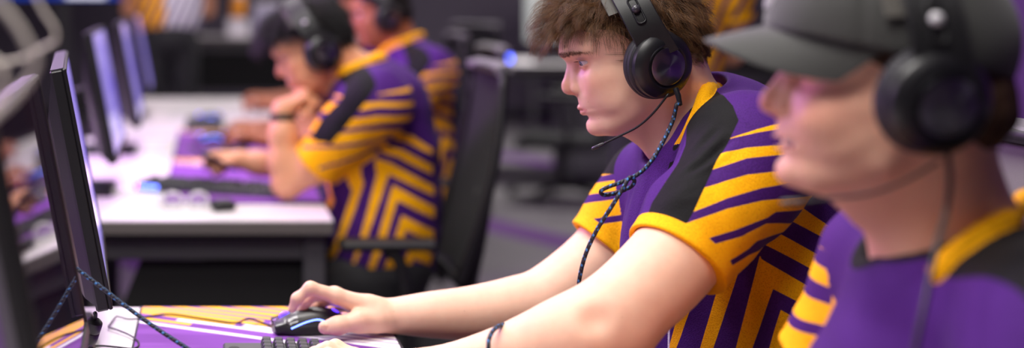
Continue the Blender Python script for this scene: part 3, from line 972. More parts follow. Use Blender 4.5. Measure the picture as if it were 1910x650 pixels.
    cr_l = [(Q(1415, 462, 1.81), Q(1330, 400, 1.765), 0.0035, 0.008), (Q(1408, 468, 1.80), Q(1350, 470, 1.755), 0.003, 0.007), (Q(1425, 440, 1.82), Q(1430, 330, 1.775), 0.003, 0.010),
            (Q(1330, 290, 1.78), Q(1262, 375, 1.775), 0.003, 0.008), (Q(1345, 240, 1.80), Q(1300, 300, 1.80), 0.0028, 0.008), (Q(1300, 360, 1.74), Q(1240, 400, 1.76), 0.0025, 0.007), (Q(1362, 262, 1.775), Q(1280, 330, 1.765), 0.0026, 0.007), (Q(1352, 205, 1.85), Q(1300, 262, 1.86), 0.0026, 0.008), (Q(1330, 330, 1.755), Q(1250, 425, 1.745), 0.0024, 0.006), (Q(1460, 300, 1.80), Q(1475, 400, 1.82), 0.0026, 0.009), (Q(1390, 440, 1.77), Q(1360, 330, 1.755), 0.0018, 0.008),
            (Q(1420, 480, 1.84), Q(1440, 650, 1.83), 0.004, 0.014), (Q(1420, 470, 1.85), Q(1580, 520, 1.9), 0.004, 0.014), (Q(1350, 520, 1.84), Q(1290, 650, 1.84), 0.003, 0.014),
            (Q(1225, 330, 1.95), Q(1215, 470, 1.93), 0.004, 0.012), (Q(1195, 330, 2.0), Q(1190, 450, 1.98), 0.004, 0.014)]
    V = V + N * (1.7 * creases(V, 1.0, cr_l, 0.002) + 0.0018 * noise3(V, 38, 3) * (dc > 0.004))[:, None]
    j = mesh_np('jersey', V, Fc, JERSEY, o)
    set_attr(j, 'yel', S_); set_attr(j, 'blk', Bk); set_attr(j, 'wht', wh)
    pants('trousers', np.array([0.905, 2.02, 0.50]), np.array([-1.0, 0.1, 0]), o)
    return o

def hand_right(S):
    """palm over the mouse, index arched, thumb along the near side"""
    k = 0.008
    w = P(732, 591, 2.152)
    mi, mm, mr, mp = P(627, 553, 2.135), P(624, 550, 2.158), P(630, 557, 2.180), P(643, 568, 2.198)
    S.cone(w, P(690, 574, 2.15), 0.0235, 0.020, 0.012)
    for q, r in ((mi, 0.0125), (mm, 0.0125), (mr, 0.012), (mp, 0.011)):
        S.cone(P(700, 580, 2.15) + (q - mm) * 0.4, q, 0.018, r, 0.012)
    S.chain([mi, P(579, 538, 2.130), P(554, 558, 2.131), P(545.5, 576, 2.136)], [0.0122, 0.0100, 0.0086, 0.0072], k)
    S.chain([mm, P(590, 549, 2.160), P(570, 563, 2.163), P(562, 579, 2.165)], [0.0122, 0.0100, 0.0087, 0.0074], k)
    S.chain([mr, P(604, 560, 2.184), P(590, 573, 2.187), P(584, 584, 2.186)], [0.0115, 0.0096, 0.0084, 0.0072], k)
    S.chain([mp, P(624, 576, 2.206), P(610, 588, 2.208), P(602, 599, 2.205)], [0.0105, 0.0085, 0.0075, 0.0066], k)
    S.chain([P(715, 597, 2.135), P(668, 600, 2.112), P(630, 608, 2.103), P(606, 612, 2.104)], [0.0205, 0.0150, 0.0130, 0.0108], 0.012)
    S.cone(P(700, 601, 2.13), P(672, 606, 2.118), 0.017, 0.012, 0.012)
    S.ell(P(604, 611, 2.0925), (0.0075, 0.0025, 0.0065), rot_y(-0.15), 0.0015, 's')   # thumbnail
    S.ell(P(604, 611, 2.0942), (0.0068, 0.0022, 0.0058), rot_y(-0.15), 0.001)

def hand_left(S):
    """fingers curled over the keyboard at the lower edge of the picture"""
    k = 0.008
    w = P(738, 698, 1.805)
    mcp = [P(665, 668, 1.872), P(655, 672, 1.852), P(655, 682, 1.832), P(663, 697, 1.814)]
    for q, r in zip(mcp, (0.0125, 0.0125, 0.012, 0.011)):
        S.cone(w + (q - mcp[1]) * 0.35, q, 0.0225, r, 0.014)
    f = [[mcp[0], P(626, 648, 1.885), P(600, 655, 1.888), P(588, 668, 1.888)],
         [mcp[1], P(612, 652, 1.860), P(586, 661, 1.862), P(574, 676, 1.862)],
         [mcp[2], P(612, 664, 1.836), P(586, 674, 1.836), P(574, 688, 1.836)],
         [mcp[3], P(626, 684, 1.810), P(606, 694, 1.808), P(595, 706, 1.808)]]
    for q, r in zip(f, ((0.0122, 0.010, 0.0088, 0.0074),) * 3 + ((0.0105, 0.0088, 0.0078, 0.0068),)):
        S.chain(q, r, k)
    S.chain([P(725, 704, 1.825), P(690, 690, 1.885), P(650, 684, 1.912), P(625, 683, 1.920)], [0.020, 0.0145, 0.0122, 0.0102], 0.012)
# ---------------------------------------------------------------- headsets
def adopt(o, parent):
    o.parent = parent
    o.matrix_parent_inverse = Matrix.Translation(parent.location).inverted()
    return o

HS_SHELL = mat('headset_black', srgb(20, 20, 23), 0.38, bump=0.05, bscale=900)
HS_BAND = mat('headset_band', srgb(16, 16, 18), 0.45, bump=0.08, bscale=700)
HS_PAD = mat('headset_leatherette', srgb(34, 32, 40), 0.5, bump=0.15, bscale=500)
HS_KNOB = mat('headset_knob', srgb(52, 50, 56), 0.3)
HS_KNOB_PALE = mat('headset_knob_pale', srgb(190, 188, 192), 0.35)
HS_STRAP = mat('headset_strap', srgb(62, 58, 52), 0.6, bump=0.1)
CHROME = mat('chrome', (0.8, 0.8, 0.82, 1), 0.15, metal=1.0)

def disc_mat():
    """turned metal: fine rings, so that light fans out from the centre"""
    m, nt, b = nodes_of('turned_metal')
    b.inputs['Base Color'].default_value = (0.22, 0.22, 0.24, 1)
    b.inputs['Metallic'].default_value = 1.0; b.inputs['Roughness'].default_value = 0.30; b.inputs['Anisotropic'].default_value = 0.85
    t = nt.nodes.new('ShaderNodeTangent'); t.direction_type = 'RADIAL'; t.axis = 'Z'
    nt.links.new(t.outputs['Tangent'], b.inputs['Tangent'])
    return m
DISC = disc_mat()

def braid_mat(name, dark, fleck):
    m, nt, b = nodes_of(name)
    L = nt.links.new
    a = nt.nodes.new('ShaderNodeAttribute'); a.attribute_name = 'along'
    sp = nt.nodes.new('ShaderNodeSeparateXYZ'); L(a.outputs['Vector'], sp.inputs[0])
    def M(op, x, y=None):
        n = nt.nodes.new('ShaderNodeMath'); n.operation = op
        for i, v in enumerate((x, y)):
            if v is None: continue
            if isinstance(v, (int, float)): n.inputs[i].default_value = v
            else: L(v, n.inputs[i])
        return n.outputs[0]
    u = M('MULTIPLY', sp.outputs[0], 85.0)
    f1 = M('FRACT', M('ADD', u, M('MULTIPLY', sp.outputs[1], 1.0)))
    f2 = M('FRACT', M('SUBTRACT', M('MULTIPLY', sp.outputs[1], 3.0), M('MULTIPLY', u, 0.5)))
    k = M('MULTIPLY', M('LESS_THAN', f1, 0.30), M('LESS_THAN', f2, 0.55))
    mx = nt.nodes.new('ShaderNodeMix'); mx.data_type = 'RGBA'; mx.inputs[6].default_value = dark; mx.inputs[7].default_value = fleck
    L(k, mx.inputs[0]); L(mx.outputs[2], b.inputs['Base Color']); b.inputs['Roughness'].default_value = 0.6
    g = M('SINE', M('MULTIPLY', M('ADD', M('MULTIPLY', u, 2.0), M('MULTIPLY', sp.outputs[1], 2.0)), 6.283))
    bp = nt.nodes.new('ShaderNodeBump'); bp.inputs['Strength'].default_value = 0.6; bp.inputs['Distance'].default_value = 0.0006
    L(g, bp.inputs['Height']); L(bp.outputs['Normal'], b.inputs['Normal'])
    return m
BRAID = braid_mat('braided_cable', srgb(28, 28, 40), srgb(52, 118, 184))
BLACK_CABLE = mat('black_cable', srgb(16, 16, 18), 0.45)
WHITE_CABLE = mat('white_cable', srgb(215, 205, 195), 0.5)

def cable(name, pts, r, material, n=8, sub=8):
    """a cable along smoothed points, with arc length kept for its braid"""
    p = spline(pts, sub); n_ = len(p)
    mb = MB().tube(p, r, n)
    o = mb.build(name, material, None, smooth=True, angle=2)
    L = np.r_[0, np.cumsum([np.linalg.norm(p[i + 1] - p[i]) for i in range(n_ - 1)])]
    at = np.zeros((n_ * n, 3)); at[:, 0] = np.repeat(L, n); at[:, 1] = np.tile(np.arange(n) / n, n_)
    set_attr(o, 'along', at)
    return o

def ribbon(mb, pts, wdirs, wid, th):
    """flat band swept along pts; wdirs give its width direction"""
    V = []; F = []; m = len(pts)
    for i in range(m):
        t = unit(np.asarray(pts[min(i + 1, m - 1)]) - np.asarray(pts[max(i - 1, 0)]))
        wd = unit(np.asarray(wdirs[i]) - t * np.dot(t, wdirs[i])); nn = np.cross(t, wd)
        w_ = wid[i] / 2; h_ = th[i] / 2; c = min(w_ * 0.2, h_ * 0.7)
        for a, b in ((-w_, -h_ + c), (-w_ + c, -h_), (w_ - c, -h_), (w_, -h_ + c), (w_, h_ - c), (w_ - c, h_), (-w_ + c, h_), (-w_, h_ - c)):
            V.append(np.asarray(pts[i]) + wd * a + nn * b)
    for i in range(m - 1):
        for k in range(8):
            F.append((i * 8 + k, i * 8 + (k + 1) % 8, (i + 1) * 8 + (k + 1) % 8, (i + 1) * 8 + k))
    F.append(tuple(reversed(range(8)))); F.append(tuple(range((m - 1) * 8, m * 8)))
    mb.add(V, F)

def headset(F, label, mic=True, knob=None, top=15.6, cup_axis=(-0.42, 0.88, -0.22), band_w=4.9, cup_c=(-1.2, 7.2, -0.65)):
    root = empty('headset', tuple(F.o))
    tag(root, label, 'headset', 'headsets worn by the players')
    s = F.s
    knob = knob or HS_KNOB
    ret = {}
    for sg in (1, -1):
        n = unit(F.d(cup_axis[0], sg * cup_axis[1], cup_axis[2])); c = F.w(cup_c[0], sg * cup_c[1], cup_c[2]); R = frame_z(n, F.d(0, 0, 1))
        def pr(l): return [(r * s, z * s) for r, z in l]
        cup = MB()
        cup.lathe(pr([(1.0, 1.6), (4.6, 1.6), (4.95, 1.8), (5.0, 2.1), (4.9, 2.6), (4.55, 3.0), (3.9, 3.45), (3.3, 3.62), (3.1, 3.55), (2.95, 3.45), (0.0, 3.45)]), c, R, 56)
        cu = adopt(cup.build('ear_cup', HS_SHELL, None, smooth=True, angle=0.5), root)
        pad = MB()
        pad.lathe(pr([(3.0, 0.1), (3.1, -0.15), (3.7, -0.5), (4.6, -0.45), (5.15, 0.0), (5.35, 0.55), (5.3, 0.95), (5.22, 1.02), (5.24, 1.1), (5.15, 1.5), (4.9, 1.7), (3.0, 1.7)]), c, R, 56)
        pd = adopt(pad.build('ear_pad', HS_PAD, None, smooth=True, angle=0.5), root)
        # metal cap: a shallow turned cone
        d = MB(); d.lathe(pr([(0.0, 0.34), (1.4, 0.2), (2.72, 0.06), (2.82, 0.0), (2.82, -0.3)]), n=64)
        do = d.build('cap_disc', DISC, None, smooth=True, angle=0.6)
        M4 = Matrix(np.block([[R, (c + n * 3.75 * s)[:, None]], [np.zeros((1, 3)), np.ones((1, 1))]]).tolist())
        do.parent = root; do.matrix_parent_inverse = Matrix.Translation(root.location).inverted(); do.matrix_basis = M4
        ret[sg] = (c, n, R)
    # band: one arch from cup to cup
    cL, nL, _ = ret[1]
    loc = [(-2.2, 10.55, 0.2), (-1.9, 10.75, 2.6), (-1.4, 10.7, 5.6), (-0.9, 9.7, 9.2), (-0.5, 7.4, 12.6), (-0.2, 4.0, top - 0.7), (0, 0, top)]
    loc = [(a, b, c_ + 0.0) for a, b, c_ in loc]
    full = loc + [(a, -b, c_) for a, b, c_ in reversed(loc[:-1])]
    pts = spline([F.w(*p) for p in full], 5)
    m = len(pts); tt = np.abs(np.linspace(-1, 1, m))
    mb = MB(); ribbon(mb, pts, [F.d(1, 0, 0.05)] * m, [band_w * s * (1.0 + 0.16 * max(0, (t - 0.75) / 0.25)) for t in tt], [0.35 * s] * m)
    adopt(mb.build('headband', HS_BAND, None, smooth=True, angle=0.5), root)
    # suspension strap under the arch, a little forward
    st = [(0.6, 9.2, 8.2), (0.9, 7.2, 11.3), (1.1, 4.0, top - 1.9), (1.2, 0, top - 1.2)]
    st = st + [(a, -b, c_) for a, b, c_ in reversed(st[:-1])]
    sp_ = spline([F.w(*p) for p in st], 4)
    mb = MB(); ribbon(mb, sp_, [F.d(1, 0, 0)] * len(sp_), [4.6 * s] * len(sp_), [0.25 * s] * len(sp_))
    adopt(mb.build('suspension_strap', HS_STRAP, None, smooth=True, angle=0.5), root)
    for sg in (1, -1):
        # slider slot with its knob on the outer side of the band
        a = F.w(-1.25, sg * 10.86, 6.2); b = F.w(-0.88, sg * 9.95, 9.3); ax = unit(b - a); nn = unit(F.d(0.0, sg * 0.95, 0.33)); nn = unit(nn - ax * (nn @ ax)); w_ = np.cross(ax, nn)
        mb = MB(); rim = []
        for k in range(24):
            t = 2 * math.pi * k / 24
            cx = math.cos(t); q = (a if cx < 0 else b) + ax * 0.45 * s * cx + w_ * 0.62 * s * math.sin(t)
            rim.append(q + nn * 0.10 * s)
        rim.append(rim[0]); mb.tube(rim, 0.14 * s, 8, caps=False)
        adopt(mb.build('slider_slot', HS_SHELL, None, smooth=True, angle=2), root)
        mb = MB(); kc = a + (b - a) * 0.55 + nn * 0.15 * s
        mb.lathe([(0.0, 0.75 * s), (0.3 * s, 0.7 * s), (0.55 * s, 0.5 * s), (0.66 * s, 0.2 * s), (0.6 * s, -0.1 * s), (0.45 * s, -0.3 * s)], kc, frame_z(nn), 24)
        adopt(mb.build('slider_knob', knob, None, smooth=True, angle=2), root)
    if mic:
        p = spline([F.w(-1.6, 10.2, -5.3), F.w(1.2, 9.6, -7.4), F.w(3.9, 8.4, -8.9), F.w(7.0, 7.2, -9.7), F.w(9.2, 6.4, -10.2)], 6)
        mb = MB().tube(p, [0.17 * s] * len(p), 10)
        bm_ = adopt(mb.build('microphone_boom', BLACK_CABLE, None, smooth=True, angle=2), root)
        mb = MB().tube([F.w(9.1, 6.43, -10.18), F.w(9.4, 6.32, -10.25), F.w(11.0, 5.8, -10.55), F.w(11.2, 5.74, -10.6)], [0.17 * s, 0.27 * s, 0.27 * s, 0.12 * s], 12)
        adopt(mb.build('microphone', CHROME if False else HS_KNOB, None, smooth=True, angle=2), root)
    return root, ret
# ---------------------------------------------------------------- the other players
SKIN_TAN = skin_mat('skin_tan', srgb(216, 158, 120), srgb(196, 112, 86))
SKIN_BROWN = skin_mat('skin_brown', srgb(158, 98, 66), srgb(138, 74, 52))
SKIN_RUDDY = skin_mat('skin_ruddy', srgb(230, 178, 152), srgb(214, 132, 116))
HAIR_BLACK = hair_shell_mat('black_hair', srgb(13, 11, 12), srgb(34, 28, 30))
HAIR_DARKBROWN = hair_shell_mat('dark_brown_hair', srgb(34, 22, 16), srgb(78, 52, 36))
HAIR_BLACK_STRAND = hair_mat('black_hair_strands', srgb(10, 9, 10), srgb(30, 25, 27))
TEETH = mat('teeth', srgb(226, 218, 206), 0.25)
A = np.array

def hand_flat(S, w, d, up, th, k=0.9, curl=0.5):
    """a relaxed hand: w wrist, d towards the fingers, up out of the back of the hand, th towards the thumb"""
    d = unit(d); up = unit(up - d * np.dot(up, d)); th = unit(th)
    sc = 0.01 * k
    def pt(a, b, c): return w + (d * a + th * b + up * c) * sc
    S.cone(w, pt(6.5, 0.8, 0.6), 2.5 * sc, 1.5 * sc, 0.015)
    for i, b in enumerate((2.9, 0.9, -1.1, -2.9)):
        L = (7.2, 7.9, 7.2, 5.8)[i]; base = (8.3, 8.7, 8.3, 7.4)[i]; r = (0.95, 0.98, 0.92, 0.8)[i]
        m = pt(base, b, 0.5); c = curl
        p1 = m + (d * math.cos(0.35 * c) - up * math.sin(0.1 * c) + th * 0.06 * (1.5 - i)) * L * 0.48 * sc
        p2 = p1 + (d * math.cos(1.1 * c) - up * math.sin(1.1 * c)) * L * 0.32 * sc
        p3 = p2 + (d * math.cos(1.9 * c) - up * math.sin(1.9 * c)) * L * 0.25 * sc
        S.cone(pt(2.2, b * 0.5, 0.2), m, 1.7 * sc, 1.15 * sc, 0.012)
        S.chain([m, p1, p2, p3], [1.1 * sc, r * sc, r * 0.88 * sc, r * 0.75 * sc], 0.006)
    S.chain([pt(1.5, 1.6, -0.4), pt(4.6, 4.0, -1.0), pt(7.4, 5.3, -1.4), pt(9.6, 5.9, -1.8)], [1.9 * sc, 1.35 * sc, 1.15 * sc, 0.9 * sc], 0.01)

def hand_fist(S, w, d, up, th, k=0.9):
    """a closed hand: fingers folded into the palm, thumb across them"""
    d = unit(d); up = unit(up - d * np.dot(up, d)); th = unit(th); sc = 0.01 * k
    def pt(a, b, c): return w + (d * a + th * b + up * c) * sc
    S.cone(w, pt(6.0, 0.5, 0.4), 2.5 * sc, 2.0 * sc, 0.015)
    for i, b in enumerate((2.9, 0.9, -1.0, -2.7)):
        base = (8.2, 8.6, 8.2, 7.4)[i]; r = (1.0, 1.02, 0.96, 0.85)[i] * sc
        m = pt(base, b, 0.5)
        S.cone(pt(2.2, b * 0.5, 0.2), m, 1.7 * sc, 1.2 * sc, 0.012)
        S.chain([m, pt(base + 1.6, b, -2.6), pt(base - 1.2, b, -4.0), pt(base - 2.8, b, -2.6)], [1.15 * sc, r, r * 0.9, r * 0.8], 0.006)
    S.chain([pt(1.5, 1.6, -0.8), pt(4.4, 3.9, -2.4), pt(6.8, 3.4, -4.4), pt(7.6, 1.0, -5.2)], [1.9 * sc, 1.35 * sc, 1.15 * sc, 0.95 * sc], 0.01)

def pants(name, hip, f, parent, knee=0.44, spread=0.10, y_up=0.49, shoes=True, h=0.006, material=None):
    """seated trousers and shoes; hip centre on the seat, f the way the person faces"""
    f = unit(A([f[0], f[1], 0.0])); l = A([-f[1], f[0], 0.0]); u = A([0, 0, 1.0])
    S = SDF()
    S.ell(hip + u * 0.05, A([0.13, 0.175, 0.12]), np.stack([f, l, u], 1), 0.04)
    out = []
    for sg in (1, -1):
        a = hip + l * 0.09 * sg + u * 0.0; k = hip + f * knee + l * spread * sg * 1.3; k[2] = y_up + 0.01
        an = k + f * 0.04; an[2] = 0.10
        S.chain([a, k, an], [0.088, 0.064, 0.052], 0.03)
        out.append((an, sg))
    V, Fc, N = S.fine(h, 1)
    V = V + N * (0.003 * noise3(V, 30, 9))[:, None]
    o = mesh_np('trousers', V, Fc, material or PANTS, parent)
    if shoes:
        for an, sg in out:
            T = SDF()
            b = A([an[0], an[1], 0.0])
            T.cone(b + u * 0.07 - f * 0.02, b + u * 0.045 + f * 0.05, 0.045, 0.040, 0.02)
            T.cone(b + u * 0.045 + f * 0.05, b + u * 0.04 + f * 0.17, 0.042, 0.034, 0.02)
            T.cone(b + u * 0.09, b + u * 0.06, 0.045, 0.045, 0.02)
            def flo(p): return -(0.012 - p[:, 2])
            T.add(lambda p: p[:, 2] - 0.012, b + f * 0.07, 0.3, 0.006, 's')
            V, Fc, N = T.fine(0.006, 1)
            mesh_np('shoe', V, Fc, SHOE, parent)
    return o
SHOE = mat('shoe_rubber', srgb(30, 30, 33), 0.6)

def make_jersey(parent, torso, rad, sleeves, neck, nrad, f, ring=None, sh=None, ang=0.0, h=0.004, ly=(0, 1, 0), flat=1.14, extra=None, kscale=1.0, mid=None, fold=0.002, post=None, vn=None, band=None, edge=False):
    """torso: chain of points and radii; sleeves: [(pts, radii, arm pts, arm radii)] left first; neck: chain of points"""
    f = unit(f); l = unit(np.cross(A([0, 0, 1.0]), f)); u = A([0, 0, 1.0])
    SS = []; cuts = []
    for pts, rd, ap, ar in sleeves:
        X = SDF(); cuts.append(sleeve_ops(X, pts, rd, ap, ar)); SS.append(X)
    T = SDF()
    T.chain(torso, rad, 0.04, flat=(ly, flat))
    for pts, rd, ap, ar in sleeves:
        T.cone(neck[-1] - u * 0.018, pts[0], 0.068, rd[0] * 0.92, 0.05)
    if extra: extra(T)
    J = SDF(); J.ops = [o for X in SS for o in X.ops] + T.ops
    n0 = len(J.ops)
    J.chain(neck, [r + 0.005 for r in nrad], 0.01, 's')
    nb = neck[-1]
    if ring is None:
        ring = [nb - f * 0.062 + u * 0.062, nb + l * 0.066 - f * 0.005 + u * 0.036, nb + l * 0.045 + f * 0.055 + u * 0.0, nb + f * 0.088 - u * 0.055]
    J.cone(nb + u * 0.03, ring[-1] + u * 0.012, 0.052, 0.014, 0.012, 's')
    J.cone(nb + u * 0.04, ring[-1] + u * 0.05 + f * 0.02, 0.05, 0.03, 0.012, 's')
    mir = [q - l * 2 * np.dot(q - nb, l) for q in ring]
    C = SDF()
    for rg in (() if edge else (ring, mir)):
        s_ = [np.array(q) for q in spline(rg, 5)]
        for i, q in enumerate(s_):                       # the collar lies on the cloth
            r_ = q - nb; r_[2] = 0; r_ = unit(r_) * 0.75 + u * 0.65
            for _ in range(40):
                if T.ev(q[None])[0] > 0.002: break
                q += r_ * 0.0025
        for a, b in zip(s_[:-1], s_[1:]): C.cone(a, b, 0.0105 * kscale, 0.0105 * kscale, 0.004)
    H = SDF(); H.ops = [(o[0], o[1], o[2], o[3], 'u') for o in J.ops[n0:]]
    C2 = SDF()
    if band is not None:
        s_ = [np.array(q) for q in spline(band, 5)]
        for q in s_:
            for _ in range(40):
                if T.ev(q[None])[0] > 0.001: break
                q += unit(A([q[0] - nb[0], q[1] - nb[1], 0.03])) * 0.0025
        for a, b in zip(s_[:-1], s_[1:]): C2.cone(a, b, 0.0085, 0.0085, 0.004)
    J.ops = J.ops + C.ops + C2.ops
    V, Fc, N = J.fine(h, 1)
    sh = sleeves[0][0][0] if sh is None else sh
    K = FPX / 1.83
    dx = (V[:, 0] - sh[0]) * K; dy = (sh[2] - V[:, 2]) * K
    ds = [X.grad(V)[0] for X in SS]; dt = T.grad(V)[0]; dc = C.grad(V)[0] if C.ops else np.full(len(V), 0.5)
    mid = nb[1] if mid is None else mid
    isl = np.zeros(len(V), bool)
    for d in ds: isl |= d < dt
    c, s_ = math.cos(ang), math.sin(ang)
    xs, ys = c * dx - s_ * dy, s_ * dx + c * dy
    wgt = np.clip((0.05 - np.minimum.reduce(ds)) / 0.05, 0, 1) if ds else np.zeros(len(V))
    x = 1398 + dx + (xs - dx) * wgt; y = 292 + dy + (ys - dy) * wgt
    S_, Bk, bf = side_pattern(x, y, isl)
    Bk = np.where((y < 452), Bk, -3.0)
    Bk = np.where(~isl & (y > 330), -3.0, Bk)
    front = (x < bf + 2) & ~isl
    S_ = np.where(front, -3.0, S_)
    back = (N @ -f > 0.85) & ~isl
    S_ = np.where(back, -3.0, S_)
    wt = np.full(len(V), -3.0)
    if post:
        r_ = post(V, S_, Bk); S_, Bk = r_[:2]
        if len(r_) > 2: wt = r_[2]
    for (cc, ax), d in zip(cuts, ds):
        t = (V - cc) @ ax
        hm = (t + 0.021) * 1300
        on = (d < 0.006) & (t > -0.06)
        S_ = np.where(on, np.maximum(S_, hm), S_); Bk = np.where(on, np.minimum(Bk, -hm), Bk)
    vneck = (V[:, 2] < nb[2] - 0.006) & ((V - nb) @ f > 0.02)
    if vn is not None: vneck = (V - nb) @ f > vn
    cs_ = (h * 0.7 - dc) * 1300
    S_ = np.where(vneck, np.minimum(S_, -cs_), np.maximum(S_, cs_)); Bk = np.where(vneck, np.maximum(Bk, cs_), np.minimum(Bk, -cs_))
    if edge: Bk = np.maximum(Bk, (0.013 - H.grad(V)[0]) * 1300)
    if band is not None:
        c2 = (h * 0.7 - C2.grad(V)[0]) * 1300
        S_ = np.maximum(S_, c2); Bk = np.minimum(Bk, -c2)
    V = V + N * (fold * noise3(V, 32, 4) * (dc > 0.006))[:, None]
    j = mesh_np('jersey', V, Fc, JERSEY, parent)
    set_attr(j, 'yel', S_ * 1.0); set_attr(j, 'blk', Bk * 1.0); set_attr(j, 'wht', wt)
    return j

def body(name, S, h, material, F, label, parent=None):
    V, Fc, N = S.fine(h, 2)
    o = mesh_np(name, V, Fc, material)
    tag(o, label, 'person', 'players in purple and yellow jerseys')
    skin_fields(o, V, F)
    return o, V

def brow_mesh(F, parent, material, z=4.1, x0=10.5):
    """eyebrows as low ridges of hair"""
    for y in (-1, 1):
        mb = MB()
        p = spline([F.w(x0, y * 1.0, z - 0.1), F.w(x0 - 0.9, y * 2.6, z + 0.25), F.w(x0 - 2.2, y * 4.0, z + 0.15), F.w(x0 - 3.6, y * 5.0, z - 0.35)], 5)
        r = [0.30 * F.s * (1 - 0.6 * abs(i / (len(p) - 1) - 0.3)) for i in range(len(p))]
        mb.tube(p, r, 8)
        mb.build('eyebrow', material, parent, smooth=True, angle=3)

# ---- second player: chin on his fist, phone in the other hand
HEAD_2 = HF(P(590, 94, 3.55), math.pi - math.radians(6), math.radians(27), 0, 1.04)
def build_second():
    F = HEAD_2; S = SDF(); head_ops(S, F, lids=0.25)
    nb = P(668, 152, 3.56)
    S.cone(F.w(-2.6, 0, -2.5), nb, 0.062, 0.066, 0.03); S.cone(F.w(3.0, 0, -8.3), P(640, 170, 3.55), 0.022, 0.03, 0.035)
    S.chain([nb, P(710, 260, 3.57), P(706, 380, 3.57), P(702, 490, 3.57)], [0.07, 0.11, 0.115, 0.12], 0.04)
    shl = P(702, 192, 3.39); shr = P(672, 195, 3.74)
    S.cone(nb - A([0, 0, 0.02]), shl, 0.05, 0.052, 0.03); S.cone(nb - A([0, 0, 0.02]), shr, 0.05, 0.05, 0.03)
    LA = [shl, P(645, 250, 3.42), P(590, 305, 3.46), P(535, 343, 3.49), P(531, 300, 3.49), P(528, 250, 3.49), P(527, 205, 3.50)]
    LR = [0.050, 0.052, 0.052, 0.039, 0.043, 0.037, 0.029]
    S.chain(LA, LR, 0.02)
    hand_fist(S, P(528, 204, 3.50), A([0.80, 0.12, 0.42]), A([-0.45, 0.0, 0.9]), A([0.0, 0.95, 0.1]), 0.90)
    RA = [shr, P(655, 250, 3.78), P(620, 305, 3.80), P(540, 312, 3.80), P(480, 304, 3.79), P(445, 298, 3.78)]
    RR = [0.056, 0.055, 0.05, 0.044, 0.034, 0.027]
    S.chain(RA, RR, 0.02)
    hand_fist(S, P(447, 298, 3.78), A([-1, -0.05, 0.05]), A([0.1, 0.35, 0.9]), A([-0.2, -0.9, 0.3]), 0.92)
    o, V = body('person', S, 0.0036, SKIN_TAN, F, 'dark-haired young man resting his chin on his fist, elbow on the white desk')
    eyes(F, o, IRIS_BROWN, (0.0, -0.3))
    hair_main(F, V, o, HAIR_BLACK, HAIR_BLACK_STRAND, 8, 5.2, 0.26, False)
    brow_mesh(F, o, HAIR_BLACK)
    sl = ([P(702, 192, 3.385), P(648, 246, 3.42), P(588, 306, 3.46)], [0.088, 0.082, 0.066], LA[:4], LR[:4])
    sr = ([P(672, 197, 3.745), P(657, 246, 3.78), P(628, 292, 3.80)], [0.08, 0.074, 0.064], RA[:4], RR[:4])
    def extra(T): T.ell(P(725, 190, 3.58), A([0.11, 0.15, 0.10]), None, 0.06)
    j = make_jersey(o, [P(690, 190, 3.56), P(712, 280, 3.57), P(714, 370, 3.57), P(712, 430, 3.57), P(712, 482, 3.57)], [0.115, 0.150, 0.152, 0.150, 0.142], [sl, sr], [F.w(-2.6, 0, -2.5), nb], [0.062, 0.066],
                    A([-1, 0.1, 0]), ang=-0.15, h=0.0042, extra=extra, fold=0.004)
    pants('trousers', A([0.49, 3.57, 0.50]), A([-1, 0, 0]), o)
    # wristband
    a, b = P(527, 205, 3.50), P(528, 250, 3.49); ax = unit(b - a); c = a + ax * 0.022
    mb = MB().lathe([(0.0310, -0.010), (0.0350, -0.010), (0.0362, 0.0), (0.0350, 0.010), (0.0310, 0.010)], c, frame_z(ax), 32)
    wb = mb.build('wristband', mat('dark_wristband', srgb(46, 38, 30), 0.6), o, smooth=True)
    headset(F, 'black headset on the dark-haired player resting on his fist', mic=False, knob=HS_KNOB_PALE)
    return o

